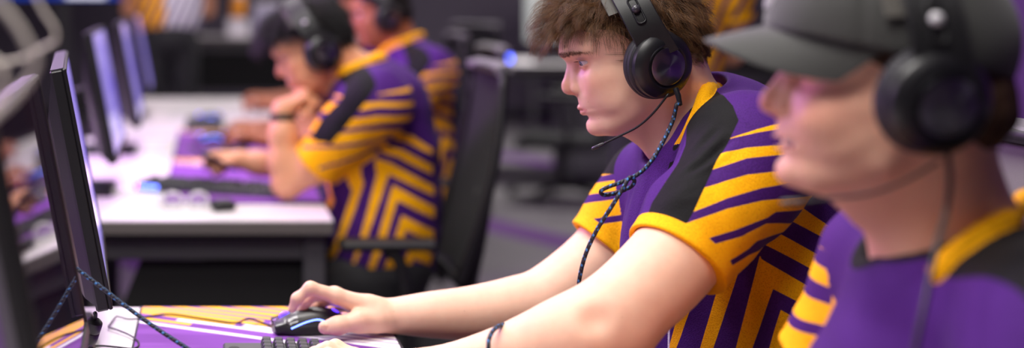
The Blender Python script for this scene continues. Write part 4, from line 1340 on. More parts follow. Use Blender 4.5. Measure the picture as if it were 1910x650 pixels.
# ---- third player, upright beyond the second; the fourth is seated the same way beyond him
def build_third():
    y0 = 4.62
    o_ = P(715, 30, y0)
    F = HF(o_, math.pi - math.radians(8), math.radians(10), 0, 1.0); S = SDF(); head_ops(S, F)
    def q(x, y, z): return A([x, y0 + y, z])
    nb = q(0.70, 0.0, 1.085)
    S.cone(F.w(-2.6, 0, -2.5), nb, 0.060, 0.066, 0.03); S.cone(F.w(3.0, 0, -8.3), q(0.66, 0, 1.06), 0.022, 0.03, 0.035)
    S.chain([nb, q(0.73, 0, 0.95), q(0.735, 0, 0.75), q(0.74, 0, 0.56)], [0.07, 0.11, 0.115, 0.12], 0.04)
    sh = [q(0.765, -0.19, 1.02), q(0.75, 0.19, 1.02)]
    for s_ in sh: S.cone(nb - A([0, 0, 0.02]), s_, 0.05, 0.050, 0.03)
    L = [sh[0], q(0.67, -0.205, 0.92), q(0.565, -0.215, 0.835), q(0.49, -0.215, 0.795), q(0.36, -0.19, 0.80), q(0.19, -0.17, 0.79)]
    Rr = [sh[1], q(0.66, 0.21, 0.92), q(0.56, 0.22, 0.835), q(0.49, 0.22, 0.795), q(0.36, 0.20, 0.80), q(0.20, 0.19, 0.79)]
    rad = [0.058, 0.057, 0.05, 0.044, 0.040, 0.027]
    S.chain(L, rad, 0.02); S.chain(Rr, rad, 0.02)
    hand_flat(S, L[-1], A([-1, 0.02, 0.08]), A([0.05, 0, 1]), A([0, 0.95, -0.2]), 0.92, 0.8)
    hand_flat(S, Rr[-1], A([-1, 0.05, 0.1]), A([0.05, 0, 1]), A([0, -0.95, -0.2]), 0.92, 0.7)
    o, V = body('person', S, 0.0045, SKIN_BROWN, F, 'player with brown skin partly hidden behind the one resting on his fist')
    eyes(F, o, IRIS_BROWN, (0, -0.15))
    hair_shell(F, [((-0.4, 0, 5.3), (10.3, 8.2, 8.7)), ((-6.0, 0, 0.5), (4.8, 6.6, 5.4))],
               [((10.4, 0, 1.5), (6.4, 9.5, 6.4)), ((6.2, 7.6, -1.6), (5.4, 4, 7.0)), ((6.2, -7.6, -1.6), (5.4, 4, 7.0)), ((4, 0, -7), (9, 9, 6))], 'hair', HAIR_BLACK, o, 0.005, 0.3, 1.4)
    brow_mesh(F, o, HAIR_BLACK)
    sl = ([sh[0], q(0.68, -0.205, 0.93), q(0.60, -0.212, 0.862)], [0.086, 0.078, 0.066], L, rad)
    sr = ([sh[1], q(0.67, 0.21, 0.93), q(0.59, 0.217, 0.862)], [0.086, 0.078, 0.066], Rr, rad)
    make_jersey(o, [q(0.725, 0, 1.02), q(0.735, 0, 0.90), q(0.735, 0, 0.75), q(0.74, 0, 0.60)], [0.11, 0.145, 0.15, 0.15], [sl, sr], [F.w(-2.6, 0, -2.5), nb], [0.060, 0.066], A([-1, 0.1, 0]), ang=-0.1, h=0.005, fold=0.003)
    pants('trousers', q(0.72, 0, 0.50), A([-1, 0, 0]), o, h=0.008)
    hs, _ = headset(F, 'black headset on the brown-skinned player behind the fist-resting one', mic=False, knob=HS_KNOB_PALE)
    # the fourth player
    D = A([0.10, 1.30, 0.0])
    o2 = copy_tree(o); o2.location = D
    tag(o2, 'hindmost seated player, showing only a forearm and hand on the far desk')
    h2 = copy_tree(hs); h2.location = Vector(hs.location) + Vector(D)
    tag(h2, 'black headset on the hindmost seated player, hidden behind the others')
    return o

# ---- the player in the cap, nearest the camera
HEAD_C = HF(P(1662, 178, 1.30), math.pi - math.radians(13.9), math.radians(-1), 0, 1.0)
CAP_CLOTH = mat('cap_cloth', srgb(60, 60, 58), 0.85, noise=0.10, nscale=500, bump=0.4, bscale=900, sheen=0.2)
def build_capped():
    F = HEAD_C; S = SDF(); head_ops(S, F, smile=1.0, lids=0.16)
    nb = P(1780, 480, 1.315)
    S.cone(F.w(-2.4, 0, -3.0), nb, 0.060, 0.066, 0.03)
    S.cone(F.w(2.0, 0, -8.6), P(1716, 480, 1.305), 0.020, 0.03, 0.04)
    c0 = A([0.745, 1.315, 0.93])
    S.cone(nb, P(1765, 545, 1.31), 0.055, 0.05, 0.03)
    S.chain([nb, A([0.775, 1.315, 0.93]), A([0.785, 1.315, 0.75]), A([0.79, 1.315, 0.56])], [0.066, 0.095, 0.105, 0.11], 0.03)
    shl = A([0.765, 1.125, 0.985]); shr = A([0.800, 1.495, 0.985])
    S.cone(nb - A([0, 0, 0.025]), shl, 0.048, 0.05, 0.03); S.cone(nb - A([0, 0, 0.025]), shr, 0.048, 0.05, 0.03)
    LA = [shl, A([0.70, 1.075, 0.87]), A([0.62, 1.05, 0.80]), A([0.50, 1.05, 0.785]), A([0.34, 1.09, 0.785])]
    rad2 = [0.046, 0.044, 0.045, 0.042, 0.028]
    RA = [shr, A([0.765, 1.54, 0.87]), A([0.69, 1.55, 0.80]), A([0.47, 1.54, 0.785]), A([0.32, 1.50, 0.785])]
    rad = [0.058, 0.056, 0.047, 0.044, 0.028]
    S.chain(LA, rad, 0.02); S.chain(RA, rad2, 0.02)
    hand_flat(S, LA[-1], A([-1, 0.05, 0.05]), A([0, 0, 1]), A([0, 0.95, -0.2]), 0.92, 0.8)
    hand_flat(S, RA[-1], A([-1, 0.05, 0.05]), A([0, 0, 1]), A([0, -0.95, -0.2]), 0.92, 0.8)
    o, V = body('person', S, 0.0030, SKIN_RUDDY, F, 'smiling young man in a grey cap, out of focus, nearest of the players')
    eyes(F, o, IRIS_BROWN, (0.0, -0.2))
    # teeth behind the parted lips
    mb = MB(); p = [F.w(9.45 * math.cos(a) if False else 9.75 - 1.5 * (a / 0.9) ** 2, 2.2 * a / 0.9, -5.0 + 0.22 * (abs(a) / 0.9) ** 2) for a in np.linspace(-0.9, 0.9, 13)]
    ribbon(mb, p, [F.d(0, 0, 1)] * 13, [0.75 * F.s] * 13, [0.3 * F.s] * 13)
    mb.build('teeth', TEETH, o, smooth=True)
    hair_shell(F, [((-0.6, 0, 4.6), (10.2, 8.0, 7.0)), ((-6.2, 0, -0.5), (4.9, 7.0, 5.6))],
               [((9.9, 0, 1.6), (6.8, 9.5, 6.5)), ((6.6, 7.6, -2.0), (5.4, 4, 6.6)), ((6.6, -7.6, -2.0), (5.4, 4, 6.6)), ((4, 0, -7.5), (9, 9, 6))], 'hair', HAIR_DARKBROWN, o, 0.0035, 0.4, 1.2)
    brow_mesh(F, o, HAIR_DARKBROWN)
    # cap: crown, brim, back strap, button
    K = SDF(); s = F.s
    K.ell(F.w(-0.2, 0, 5.6), A([11.2, 8.9, 10.2]) * s, F.R, 0.01)
    K.ell(F.w(4.2, 0, 7.8), A([7.4, 7.4, 7.0]) * s, F.R, 0.03)
    K.ell(F.w(-0.2, 0, 5.3), A([10.7, 8.4, 9.8]) * s, F.R, 0.003, 's')
    nrm = F.d(0.0, 0, -1.0); c = F.w(0, 0, 4.2); tl = unit(F.d(0.2, 0, -1.0))
    K.add(lambda p: -((p - c) @ tl), c, 1.0, 0.004, 's')
    V, Fc, N = K.fine(0.003, 2)
    q = F.loc(V)
    # panel seams
    an = np.arctan2(q[:, 1], q[:, 0] + 0.2); sm = np.abs(((an / (math.pi / 3)) % 1.0) - 0.5)
    V = V - N * (0.0012 * np.exp(-((0.5 - sm) * 60 / 3) ** 2))[:, None]
    cap = mesh_np('cap', V, Fc, CAP_CLOTH, o)
    tag(cap, 'plain dark grey baseball cap')
    # brim: a curved blade
    vv = []; ff = []; nu, nv = 36, 14
    for side in (0, 1):
        for i in range(nu + 1):
            a = -1.32 + 2.64 * i / nu
            for jv in range(nv + 1):
                t = jv / nv
                r0x, r0y = 9.9, 8.4
                ext = 7.9 * math.cos(a * 0.86) ** 0.75
                x = r0x * math.cos(a) + ext * t; y = r0y * math.sin(a) * (1 - 0.10 * t)
                z = 4.85 + 0.2 * r0x * math.cos(a) + 0.3 * math.cos(a) - 1.3 * t - 0.6 * t * t - t * (1.6 - 0.6 * t) * 0.060 * y * y * ext / 7.9 - (0.2 if side else 0)
                vv.append(F.w(x, y, z))
    n1 = (nu + 1) * (nv + 1)
    for side in (0, 1):
        for i in range(nu):
            for jv in range(nv):
                a = side * n1 + i * (nv + 1) + jv
                f_ = (a, a + 1, a + nv + 2, a + nv + 1)
                ff.append(f_ if side else tuple(reversed(f_)))
    edge = [i * (nv + 1) + nv for i in range(nu + 1)]
    for a, b in zip(edge[:-1], edge[1:]): ff.append((a, b, n1 + b, n1 + a))
    for jv in range(nv):
        a = jv; ff.append((a, n1 + a, n1 + a + 1, a + 1)); a = nu * (nv + 1) + jv; ff.append((a, a + 1, n1 + a + 1, n1 + a))
    mb = MB().add(vv, ff)
    br = mb.build('brim', CAP_CLOTH, cap, smooth=True, angle=0.8)
    mb = MB().lathe([(0.0, 0.5 * s), (0.5 * s, 0.38 * s), (0.75 * s, 0.0)], F.w(-0.2, 0, 15.75), frame_z(F.d(0, 0, 1)), 20)
    mb.build('button', CAP_CLOTH, cap, smooth=True)
    # stitched mark at the front of the crown
    mb = MB()
    for dy, h0, h1 in ((-1.6, 8.6, 10.6), (-0.8, 8.8, 10.9), (0.0, 8.6, 10.6), (0.8, 8.9, 11.0), (1.6, 8.6, 10.6)):
        def pt(y, z):
            d_ = F.d(1, y * 0.11, 0); t = 7.0 + 4.6
            # on the crown's front
            xx = 4.2 + 7.4 * math.sqrt(max(0, 1 - (y / 7.4) ** 2 - ((z - 7.8) / 7.0) ** 2)) + 0.35
            return F.w(xx, y, z)
        mb.tube([pt(dy - 0.25, h0), pt(dy + 0.1, (h0 + h1) / 2), pt(dy - 0.05, h1)], 0.16 * s, 6)
    mb.build('embroidery', mat('pale_thread', srgb(176, 172, 176), 0.7), cap, smooth=True)
    mb = MB(); st = [F.w(-10.9 * math.cos(a), 8.7 * math.sin(a), 4.6 + 0.25 * math.cos(a)) for a in np.linspace(-0.5, 0.5, 9)]
    ribbon(mb, st, [F.d(0, 0, 1)] * 9, [2.0 * s] * 9, [0.3 * s] * 9)
    mb.build('back_strap', HS_BAND, cap, smooth=True)
    # jersey
    sl = ([shl, A([0.71, 1.085, 0.89]), A([0.655, 1.062, 0.83])], [0.088, 0.080, 0.068], LA, rad)
    sr = ([shr, A([0.778, 1.52, 0.91]), A([0.745, 1.542, 0.85])], [0.076, 0.072, 0.066], RA, rad2)
    ring = [P(1890, 330, 1.385), P(1846, 345, 1.30), P(1800, 388, 1.258), P(1748, 436, 1.25), P(1700, 470, 1.285), nb + A([-0.97, 0.24, 0]) * 0.062 - A([0, 0, 0.024])]
    band = [P(1915, 372, 1.37), P(1902, 392, 1.30), P(1828, 440, 1.238), P(1748, 508, 1.225)]
    def extra(T):
        T.cone(A([0.745, 1.30, 0.965]), A([0.71, 1.31, 0.80]), 0.075, 0.10, 0.05)
    T_ = [A([0.785, 1.315, 0.955]), A([0.775, 1.315, 0.88]), A([0.78, 1.315, 0.75]), A([0.79, 1.315, 0.60])]
    def near_black(V, S_, Bk):
        m = (V[:, 1] < 1.33) & (V[:, 2] > 0.80)
        b = (V[:, 0] - 0.698 - 0.05 * (1.0 - V[:, 2])) * 1300
        e = np.minimum(S_, -np.abs(b))
        return np.where(m & (V[:, 0] < 0.70), np.where(V[:, 2] > 0.925, -3.0, S_), S_), np.where(m, b, -3.0)
    make_jersey(o, T_, [0.10, 0.142, 0.152, 0.155], [sl, sr], [F.w(-2.4, 0, -3.0), nb], [0.060, 0.066], A([-0.97, 0.24, 0]), h=0.0036, ang=-0.05, extra=extra, fold=0.004, ring=ring, post=near_black, band=band, edge=True)
    pants('trousers', A([0.79, 1.315, 0.50]), A([-1, 0, 0]), o)
    hs, _ = headset(F, 'large blurred black headset worn over the grey cap', mic=True, knob=HS_KNOB_PALE, top=16.9, cup_c=(-1.0, 7.7, 0.4), cup_axis=(-0.30, 0.92, -0.15))
    adopt(cable('cable', [P(1766, 278, 1.205), P(1772, 330, 1.20), P(1766, 390, 1.20), P(1750, 450, 1.185), P(1732, 530, 1.165), P(1716, 610, 1.15), P(1690, 720, 1.14), P(1640, 860, 1.13)], 0.0026, BLACK_CABLE), hs)
    return o
# ---------------------------------------------------------------- the room
def carpet_mat():
    m, nt, b = nodes_of('carpet')
    L = nt.links.new
    tc = nt.nodes.new('ShaderNodeTexCoord')
    n = nt.nodes.new('ShaderNodeTexNoise'); n.inputs['Scale'].default_value = 60; n.inputs['Detail'].default_value = 6
    L(tc.outputs['Object'], n.inputs['Vector'])
    c1 = nt.nodes.new('ShaderNodeMix'); c1.data_type = 'RGBA'; c1.inputs[6].default_value = srgb(104, 100, 104); c1.inputs[7].default_value = srgb(134, 130, 134)
    L(n.outputs['Fac'], c1.inputs[0])
    # woven purple bands running across the floor
    sp = nt.nodes.new('ShaderNodeSeparateXYZ'); L(tc.outputs['Object'], sp.inputs[0])
    def M(op, x, y):
        q = nt.nodes.new('ShaderNodeMath'); q.operation = op
        for i, v in enumerate((x, y)):
            if isinstance(v, (int, float)): q.inputs[i].default_value = v
            else: L(v, q.inputs[i])
        return q.outputs[0]
    d = M('ABSOLUTE', M('SUBTRACT', M('FRACT', M('ADD', M('MULTIPLY', sp.outputs[0], 0.42), M('MULTIPLY', sp.outputs[1], 0.23)), 0), 0.30), 0)
    k = M('LESS_THAN', d, 0.07)
    c2 = nt.nodes.new('ShaderNodeMix'); c2.data_type = 'RGBA'; c2.inputs[7].default_value = srgb(104, 72, 124)
    L(k, c2.inputs[0]); L(c1.outputs[2], c2.inputs[6]); L(c2.outputs[2], b.inputs['Base Color'])
    b.inputs['Roughness'].default_value = 0.95; b.inputs['Specular IOR Level'].default_value = 0.1
    return m

WALL_GREY = mat('wall_grey', srgb(92, 84, 98), 0.85, noise=0.05, nscale=6)
WALL_PURPLE = mat('wall_purple', srgb(98, 50, 132), 0.8, noise=0.05, nscale=6)
CEIL = mat('ceiling_white', srgb(200, 198, 196), 0.9)
RX0, RX1, RY0, RY1, RZ = -4.2, 4.6, -2.6, 13.0, 3.05
def wall(name, c, d, m):
    o = MB().box(c, d).build(name, m); tag(o, kind='structure'); return o
wall('floor', ((RX0 + RX1) / 2, (RY0 + RY1) / 2, -0.05), (RX1 - RX0 + 0.4, RY1 - RY0 + 0.4, 0.1), carpet_mat())
wall('ceiling', ((RX0 + RX1) / 2, (RY0 + RY1) / 2, RZ + 0.05), (RX1 - RX0 + 0.4, RY1 - RY0 + 0.4, 0.1), CEIL)
wall('wall_left', (RX0 - 0.05, (RY0 + RY1) / 2, RZ / 2), (0.1, RY1 - RY0, RZ), WALL_PURPLE)
wall('wall_right', (RX1 + 0.05, (RY0 + RY1) / 2, RZ / 2), (0.1, RY1 - RY0, RZ), WALL_PURPLE)
wall('wall_back', ((RX0 + RX1) / 2, RY1 + 0.05, RZ / 2), (RX1 - RX0, 0.1, RZ), WALL_GREY)
wall('wall_front', ((RX0 + RX1) / 2, RY0 - 0.05, RZ / 2), (RX1 - RX0, 0.1, RZ), WALL_GREY)
for nm, c, d in (('baseboard_right', (RX1 - 0.01, 5.2, 0.05), (0.02, 15.6, 0.1)), ('baseboard_back', (0.2, RY1 - 0.01, 0.05), (8.8, 0.02, 0.1)), ('baseboard_left', (RX0 + 0.01, 5.2, 0.05), (0.02, 15.6, 0.1))):
    wall(nm, c, d, mat('baseboard_black', srgb(24, 24, 26), 0.6))

# ---------------------------------------------------------------- desks
DESK_WHITE = mat('desk_white', srgb(226, 220, 222), 0.32, noise=0.02, nscale=3)
DESK_EDGE = mat('desk_edge_grey', srgb(92, 86, 84), 0.5)
STEEL = mat('desk_steel_grey', srgb(66, 64, 68), 0.5, bump=0.05)
BLACK_MATTE = mat('black_panel', srgb(7, 6, 7), 0.85)
def desk(x0, x1, y0, y1, label, z=0.73, panel=None, leg=0.055):
    root = empty('desk', ((x0 + x1) / 2, (y0 + y1) / 2, 0)); tag(root, label, 'desk', 'white-topped desks in rows')
    c = lambda a, b, h: ((a + b) / 2, h)
    def part(name, mb, m, **k): return adopt(mb.build(name, m, **k), root)
    cx, cy = (x0 + x1) / 2, (y0 + y1) / 2
    part('tabletop', MB().box((cx, cy, z - 0.0015), (x1 - x0 - 0.004, y1 - y0 - 0.004, 0.003)), DESK_WHITE)
    part('edge_band', MB().box((cx, cy, z - 0.003 - 0.0165), (x1 - x0, y1 - y0, 0.033), bev=0.002), DESK_EDGE)
    rail = MB()
    for yy in (y0 + 0.06, y1 - 0.06): rail.box((cx, yy, z - 0.078), (x1 - x0 - 0.14, 0.03, 0.058), bev=0.003)
    for xx in (x0 + 0.07, x1 - 0.07): rail.box((xx, cy, z - 0.078), (0.03, y1 - y0 - 0.12, 0.058), bev=0.003)
    part('frame_rail', rail, STEEL)
    for xx in (x0 + 0.045, x1 - 0.045):
        for yy in (y0 + 0.06, y1 - 0.06):
            part('leg', MB().box((xx, yy, (z - 0.036) / 2), (leg, leg, z - 0.036), bev=0.004), STEEL)
    if panel:
        poly = [((q[0]), q[2]) for q in panel]
        mb = MB(); n = len(poly)
        V = [(a, y0 + 0.075, b) for a, b in poly] + [(a, y0 + 0.087, b) for a, b in poly]
        F = [tuple(range(n)), tuple(reversed(range(n, 2 * n)))] + [(k, n + k, n + (k + 1) % n, (k + 1) % n) for k in range(n)]
        part('end_panel', mb.add(V, F), BLACK_MATTE)
    return root
desk(-0.43, 0.315, 0.72, 2.345, 'white desk nearest the camera, holding the striped mat and the mouse in use')
desk(-0.43, 0.312, 3.22, 5.02, 'white desk behind, with the glasses and the second striped mat on it', panel=[P(262, 486, 3.30), P(575, 486, 3.30), P(575, 900, 3.30), P(95, 900, 3.30)])
desk(-0.43, 0.312, 5.06, 6.86, 'white desk farthest down the row, under the hand beyond all others')
desk(-1.18, -0.435, 3.22, 5.02, 'white desk across the row, behind the second monitor')
desk(-1.18, -0.435, 0.72, 2.345, 'white desk across the row at the left edge of the picture')

# desk mats: purple with yellow and white diagonal bands
def mat_cloth():
    m, nt, b = nodes_of('desk_mat_cloth')
    L = nt.links.new
    def step(attr):
        a = nt.nodes.new('ShaderNodeAttribute'); a.attribute_name = attr
        r = nt.nodes.new('ShaderNodeMapRange'); r.inputs[1].default_value = -0.0004; r.inputs[2].default_value = 0.0004
        L(a.outputs['Fac'], r.inputs[0]); return r.outputs[0]
    tc = nt.nodes.new('ShaderNodeTexCoord'); mp = nt.nodes.new('ShaderNodeMapping'); mp.inputs['Rotation'].default_value = (0, 0, 0.2); mp.inputs['Scale'].default_value = (1.5, 14, 1)
    L(tc.outputs['Object'], mp.inputs['Vector'])
    n = nt.nodes.new('ShaderNodeTexNoise'); n.inputs['Scale'].default_value = 2.0; n.inputs['Detail'].default_value = 1
    L(mp.outputs['Vector'], n.inputs['Vector'])
    def mix(fac, Ac, Bc):
        x = nt.nodes.new('ShaderNodeMix'); x.data_type = 'RGBA'; L(fac, x.inputs[0])
        if isinstance(Ac, tuple): x.inputs[6].default_value = Ac
        else: L(Ac, x.inputs[6])
        x.inputs[7].default_value = Bc
        return x.outputs[2]
    rr = nt.nodes.new('ShaderNodeMapRange'); rr.inputs[1].default_value = 0.45; rr.inputs[2].default_value = 0.52; L(n.outputs['Fac'], rr.inputs[0])
    c = mix(rr.outputs[0], srgb(116, 62, 148), srgb(130, 74, 164))
    c = mix(step('yel'), c, srgb(250, 186, 34)); c = mix(step('wht'), c, srgb(238, 232, 238))
    L(c, b.inputs['Base Color']); b.inputs['Roughness'].default_value = 0.75; b.inputs['Specular IOR Level'].default_value = 0.2
    return m
MAT_CLOTH = mat_cloth()
MAT_RUBBER = mat('mat_stitched_edge', srgb(30, 24, 36), 0.8)
def desk_mat(x0, x1, y0, y1, z=0.7302):
    root = empty('desk_mat', ((x0 + x1) / 2, (y0 + y1) / 2, z))
    adopt(MB().box(((x0 + x1) / 2, (y0 + y1) / 2, z + 0.0016), (x1 - x0, y1 - y0, 0.0032), bev=0.001).build('stitched_edge', MAT_RUBBER), root)
    st = 0.0028; e = 0.0042
    xs = np.arange(x0 + e, x1 - e, st); ys = np.arange(y0 + e, y1 - e, st)
    X, Y = np.meshgrid(xs, ys, indexing='ij'); nx, ny = len(xs), len(ys)
    V = np.stack([X.ravel(), Y.ravel(), np.full(X.size, z + 0.0036)], 1)
    i, j = np.meshgrid(np.arange(nx - 1), np.arange(ny - 1), indexing='ij'); k = (i * ny + j).ravel()
    o = adopt(mesh_np('printed_cloth', V, np.stack([k, k + ny, k + ny + 1, k + 1], 1), MAT_CLOTH), root)
    q = 0.4547 * V[:, 0] + 0.8907 * V[:, 1]; s = 0.8907 * V[:, 0] - 0.4547 * V[:, 1]
    B = [(1.922, 1.936, -9, -9), (1.9465, 1.960, -1.032, 9), (1.965, 1.978, -9.0, -1.069), (1.9815, 1.997, -0.965, -0.950), (2.001, 2.0165, -0.90, -0.885), (2.022, 2.037, -0.93, -0.915), (2.045, 2.059, -0.87, -0.86),
         (2.068, 2.086, -0.85, -0.84), (2.095, 2.111, -0.84, -0.83), (2.121, 2.138, 9, 9), (2.148, 2.166, 9, 9), (2.176, 2.20, 9, 9)]
    ye = np.full(len(V), -1.0); wh = np.full(len(V), -1.0)
    for lo, hi, sy, sw in B:
        b_ = np.minimum(q - lo, hi - q)
        ye = np.maximum(ye, np.minimum(b_, sy - s)); wh = np.maximum(wh, np.minimum(b_, s - sw))
    set_attr(o, 'yel', ye); set_attr(o, 'wht', wh)
    return root
DM = desk_mat(-0.125, 0.313, 1.43, 2.338)
tag(DM, 'purple desk mat with yellow and white diagonal bands, under the focused hand and mouse', 'desk mat', 'striped desk mats')
d2 = copy_tree(DM); d2.location.y += 2.035; tag(d2, 'purple desk mat under the elbow of the player resting on his fist', 'desk mat', 'striped desk mats')
d3 = copy_tree(DM); d3.location.y += 2.955; d3.location.z += 0.0; tag(d3, 'purple desk mat on the second desk, far end, under the brown hand', 'desk mat', 'striped desk mats')
d4 = copy_tree(DM); d4.location.x -= 0.752; d4.location.y += 0.0; tag(d4, 'purple desk mat on the desk across the row, at the left edge', 'desk mat', 'striped desk mats')

# ---------------------------------------------------------------- monitors
MON_BLACK = mat('monitor_black', srgb(19, 19, 21), 0.42, bump=0.04, bscale=600)
MON_EDGE = mat('monitor_edge', srgb(70, 66, 76), 0.4)
def screen_mat(name, c1, c2, strength, rough=0.08, scale=2.0):
    m, nt, b = nodes_of(name)
    L = nt.links.new
    tc = nt.nodes.new('ShaderNodeTexCoord'); mp = nt.nodes.new('ShaderNodeMapping'); mp.inputs['Scale'].default_value = (1, 2.5, 3)
    L(tc.outputs['Object'], mp.inputs['Vector'])
    n = nt.nodes.new('ShaderNodeTexVoronoi'); n.inputs['Scale'].default_value = scale; n.distance = 'CHEBYCHEV'
    L(mp.outputs['Vector'], n.inputs['Vector'])
    mx = nt.nodes.new('ShaderNodeMix'); mx.data_type = 'RGBA'; mx.inputs[6].default_value = c1; mx.inputs[7].default_value = c2
    L(n.outputs['Color'], mx.inputs[0])
    b.inputs['Base Color'].default_value = (0.01, 0.01, 0.012, 1); b.inputs['Roughness'].default_value = rough
    L(mx.outputs[2], b.inputs['Emission Color']); b.inputs['Emission Strength'].default_value = strength
    return m
SCREEN_ON = screen_mat('screen_lavender', srgb(120, 100, 225), srgb(190, 172, 242), 0.85)
SCREEN_DARK = screen_mat('screen_dark_game', srgb(20, 6, 40), srgb(52, 14, 40), 0.25, 0.03, 3.0)

def monitor(loc, rz, label, screen):
    """faces local +x; origin on the desk under the panel"""
    root = empty('monitor', loc, rz); tag(root, label, 'monitor', 'monitors along the row')
    t = math.radians(11.0); R = rot_y(-t)
    W, H = 0.54, 0.358
    cz = 0.113 + H / 2 * math.cos(t); c = A([0.0, 0, cz])
    def part(name, mb, m, parent=root, **k):
        return mb.build(name, m, parent, **k)
    hs = MB()
    hs.box(c + R @ A([-0.011, 0, 0]), (0.020, W, H), R, 0.003)
    # back shell, deeper low down
    V = []; bx = [(-0.020, 0.262, -0.172, 0.172), (-0.034, 0.245, -0.160, 0.120), (-0.052, 0.19, -0.130, 0.045)]
    for x, hy, z0, z1 in bx:
        for (yy, zz) in ((-hy, z0), (hy, z0), (hy, z1), (-hy, z1)): V.append(c + R @ A([x, yy, zz]))
    F = []
    for k in range(2):
        for j in range(4): F.append((k * 4 + j, k * 4 + (j + 1) % 4, k * 4 + 4 + (j + 1) % 4, k * 4 + 4 + j))
    F.append((8, 9, 10, 11)); F.append((3, 2, 1, 0))
    hs.add(V, F)
    part('housing', hs, MON_BLACK)
    part('screen', MB().box(c + R @ A([0.0, 0, 0.006]), (0.003, W - 0.014, H - 0.030), R), screen)
    bz = MB()
    for yy, zz, dy, dz in ((0, H / 2 - 0.0035, W, 0.007), (0, -H / 2 + 0.009, W, 0.018), (W / 2 - 0.0035, 0, 0.007, H), (-W / 2 + 0.0035, 0, 0.007, H)):
        bz.box(c + R @ A([0.0005, yy, zz]), (0.006, dy, dz), R, 0.0015)
    part('bezel', bz, MON_BLACK)
    part('top_edge', MB().box(c + R @ A([-0.010, 0, H / 2 + 0.0008]), (0.019, W - 0.004, 0.0016), R), MON_EDGE)
    nk = MB(); nk.box((-0.085, 0, 0.15), (0.028, 0.085, 0.29), rot_y(-0.06), 0.006); nk.box((-0.065, 0, 0.27), (0.05, 0.07, 0.06), None, 0.005)
    part('stand_neck', nk, MON_BLACK)
    part('stand_base', MB().box((-0.080, 0, 0.008), (0.19, 0.23, 0.016), None, 0.005), MON_BLACK)
    return root
ZD = 0.7302
M1 = monitor((-0.205, 2.135, ZD), math.radians(6.0), 'black monitor in focus on the near desk, seen from its edge', SCREEN_ON)
def mon_copy(loc, rz, label, screen=None):
    c = copy_tree(M1); c.location = loc; c.rotation_euler.z = rz; tag(c, label, 'monitor', 'monitors along the row')
    if screen:
        for ch in c.children:
            if ch.name.startswith('screen'):
                ch.data = ch.data.copy(); ch.data.materials[0] = screen
    return c
mon_copy((-0.184, 1.47, ZD), math.radians(3.2), 'black monitor out of focus at the left edge, its dark screen mirroring the desk', SCREEN_DARK)
mon_copy((-0.287, 3.70, ZD), math.radians(1.0), 'second black monitor, behind the one in focus, lavender screen')
mon_copy((-0.275, 4.60, ZD), math.radians(1.5), 'third black monitor, blue-lit screen, just past the second')
mon_copy((-0.30, 5.9, ZD), math.radians(1.5), 'farthest monitor of the row, behind the third')
mon_copy((-0.70, 3.60, ZD), math.radians(186), 'black monitor facing away on the desk across the row')

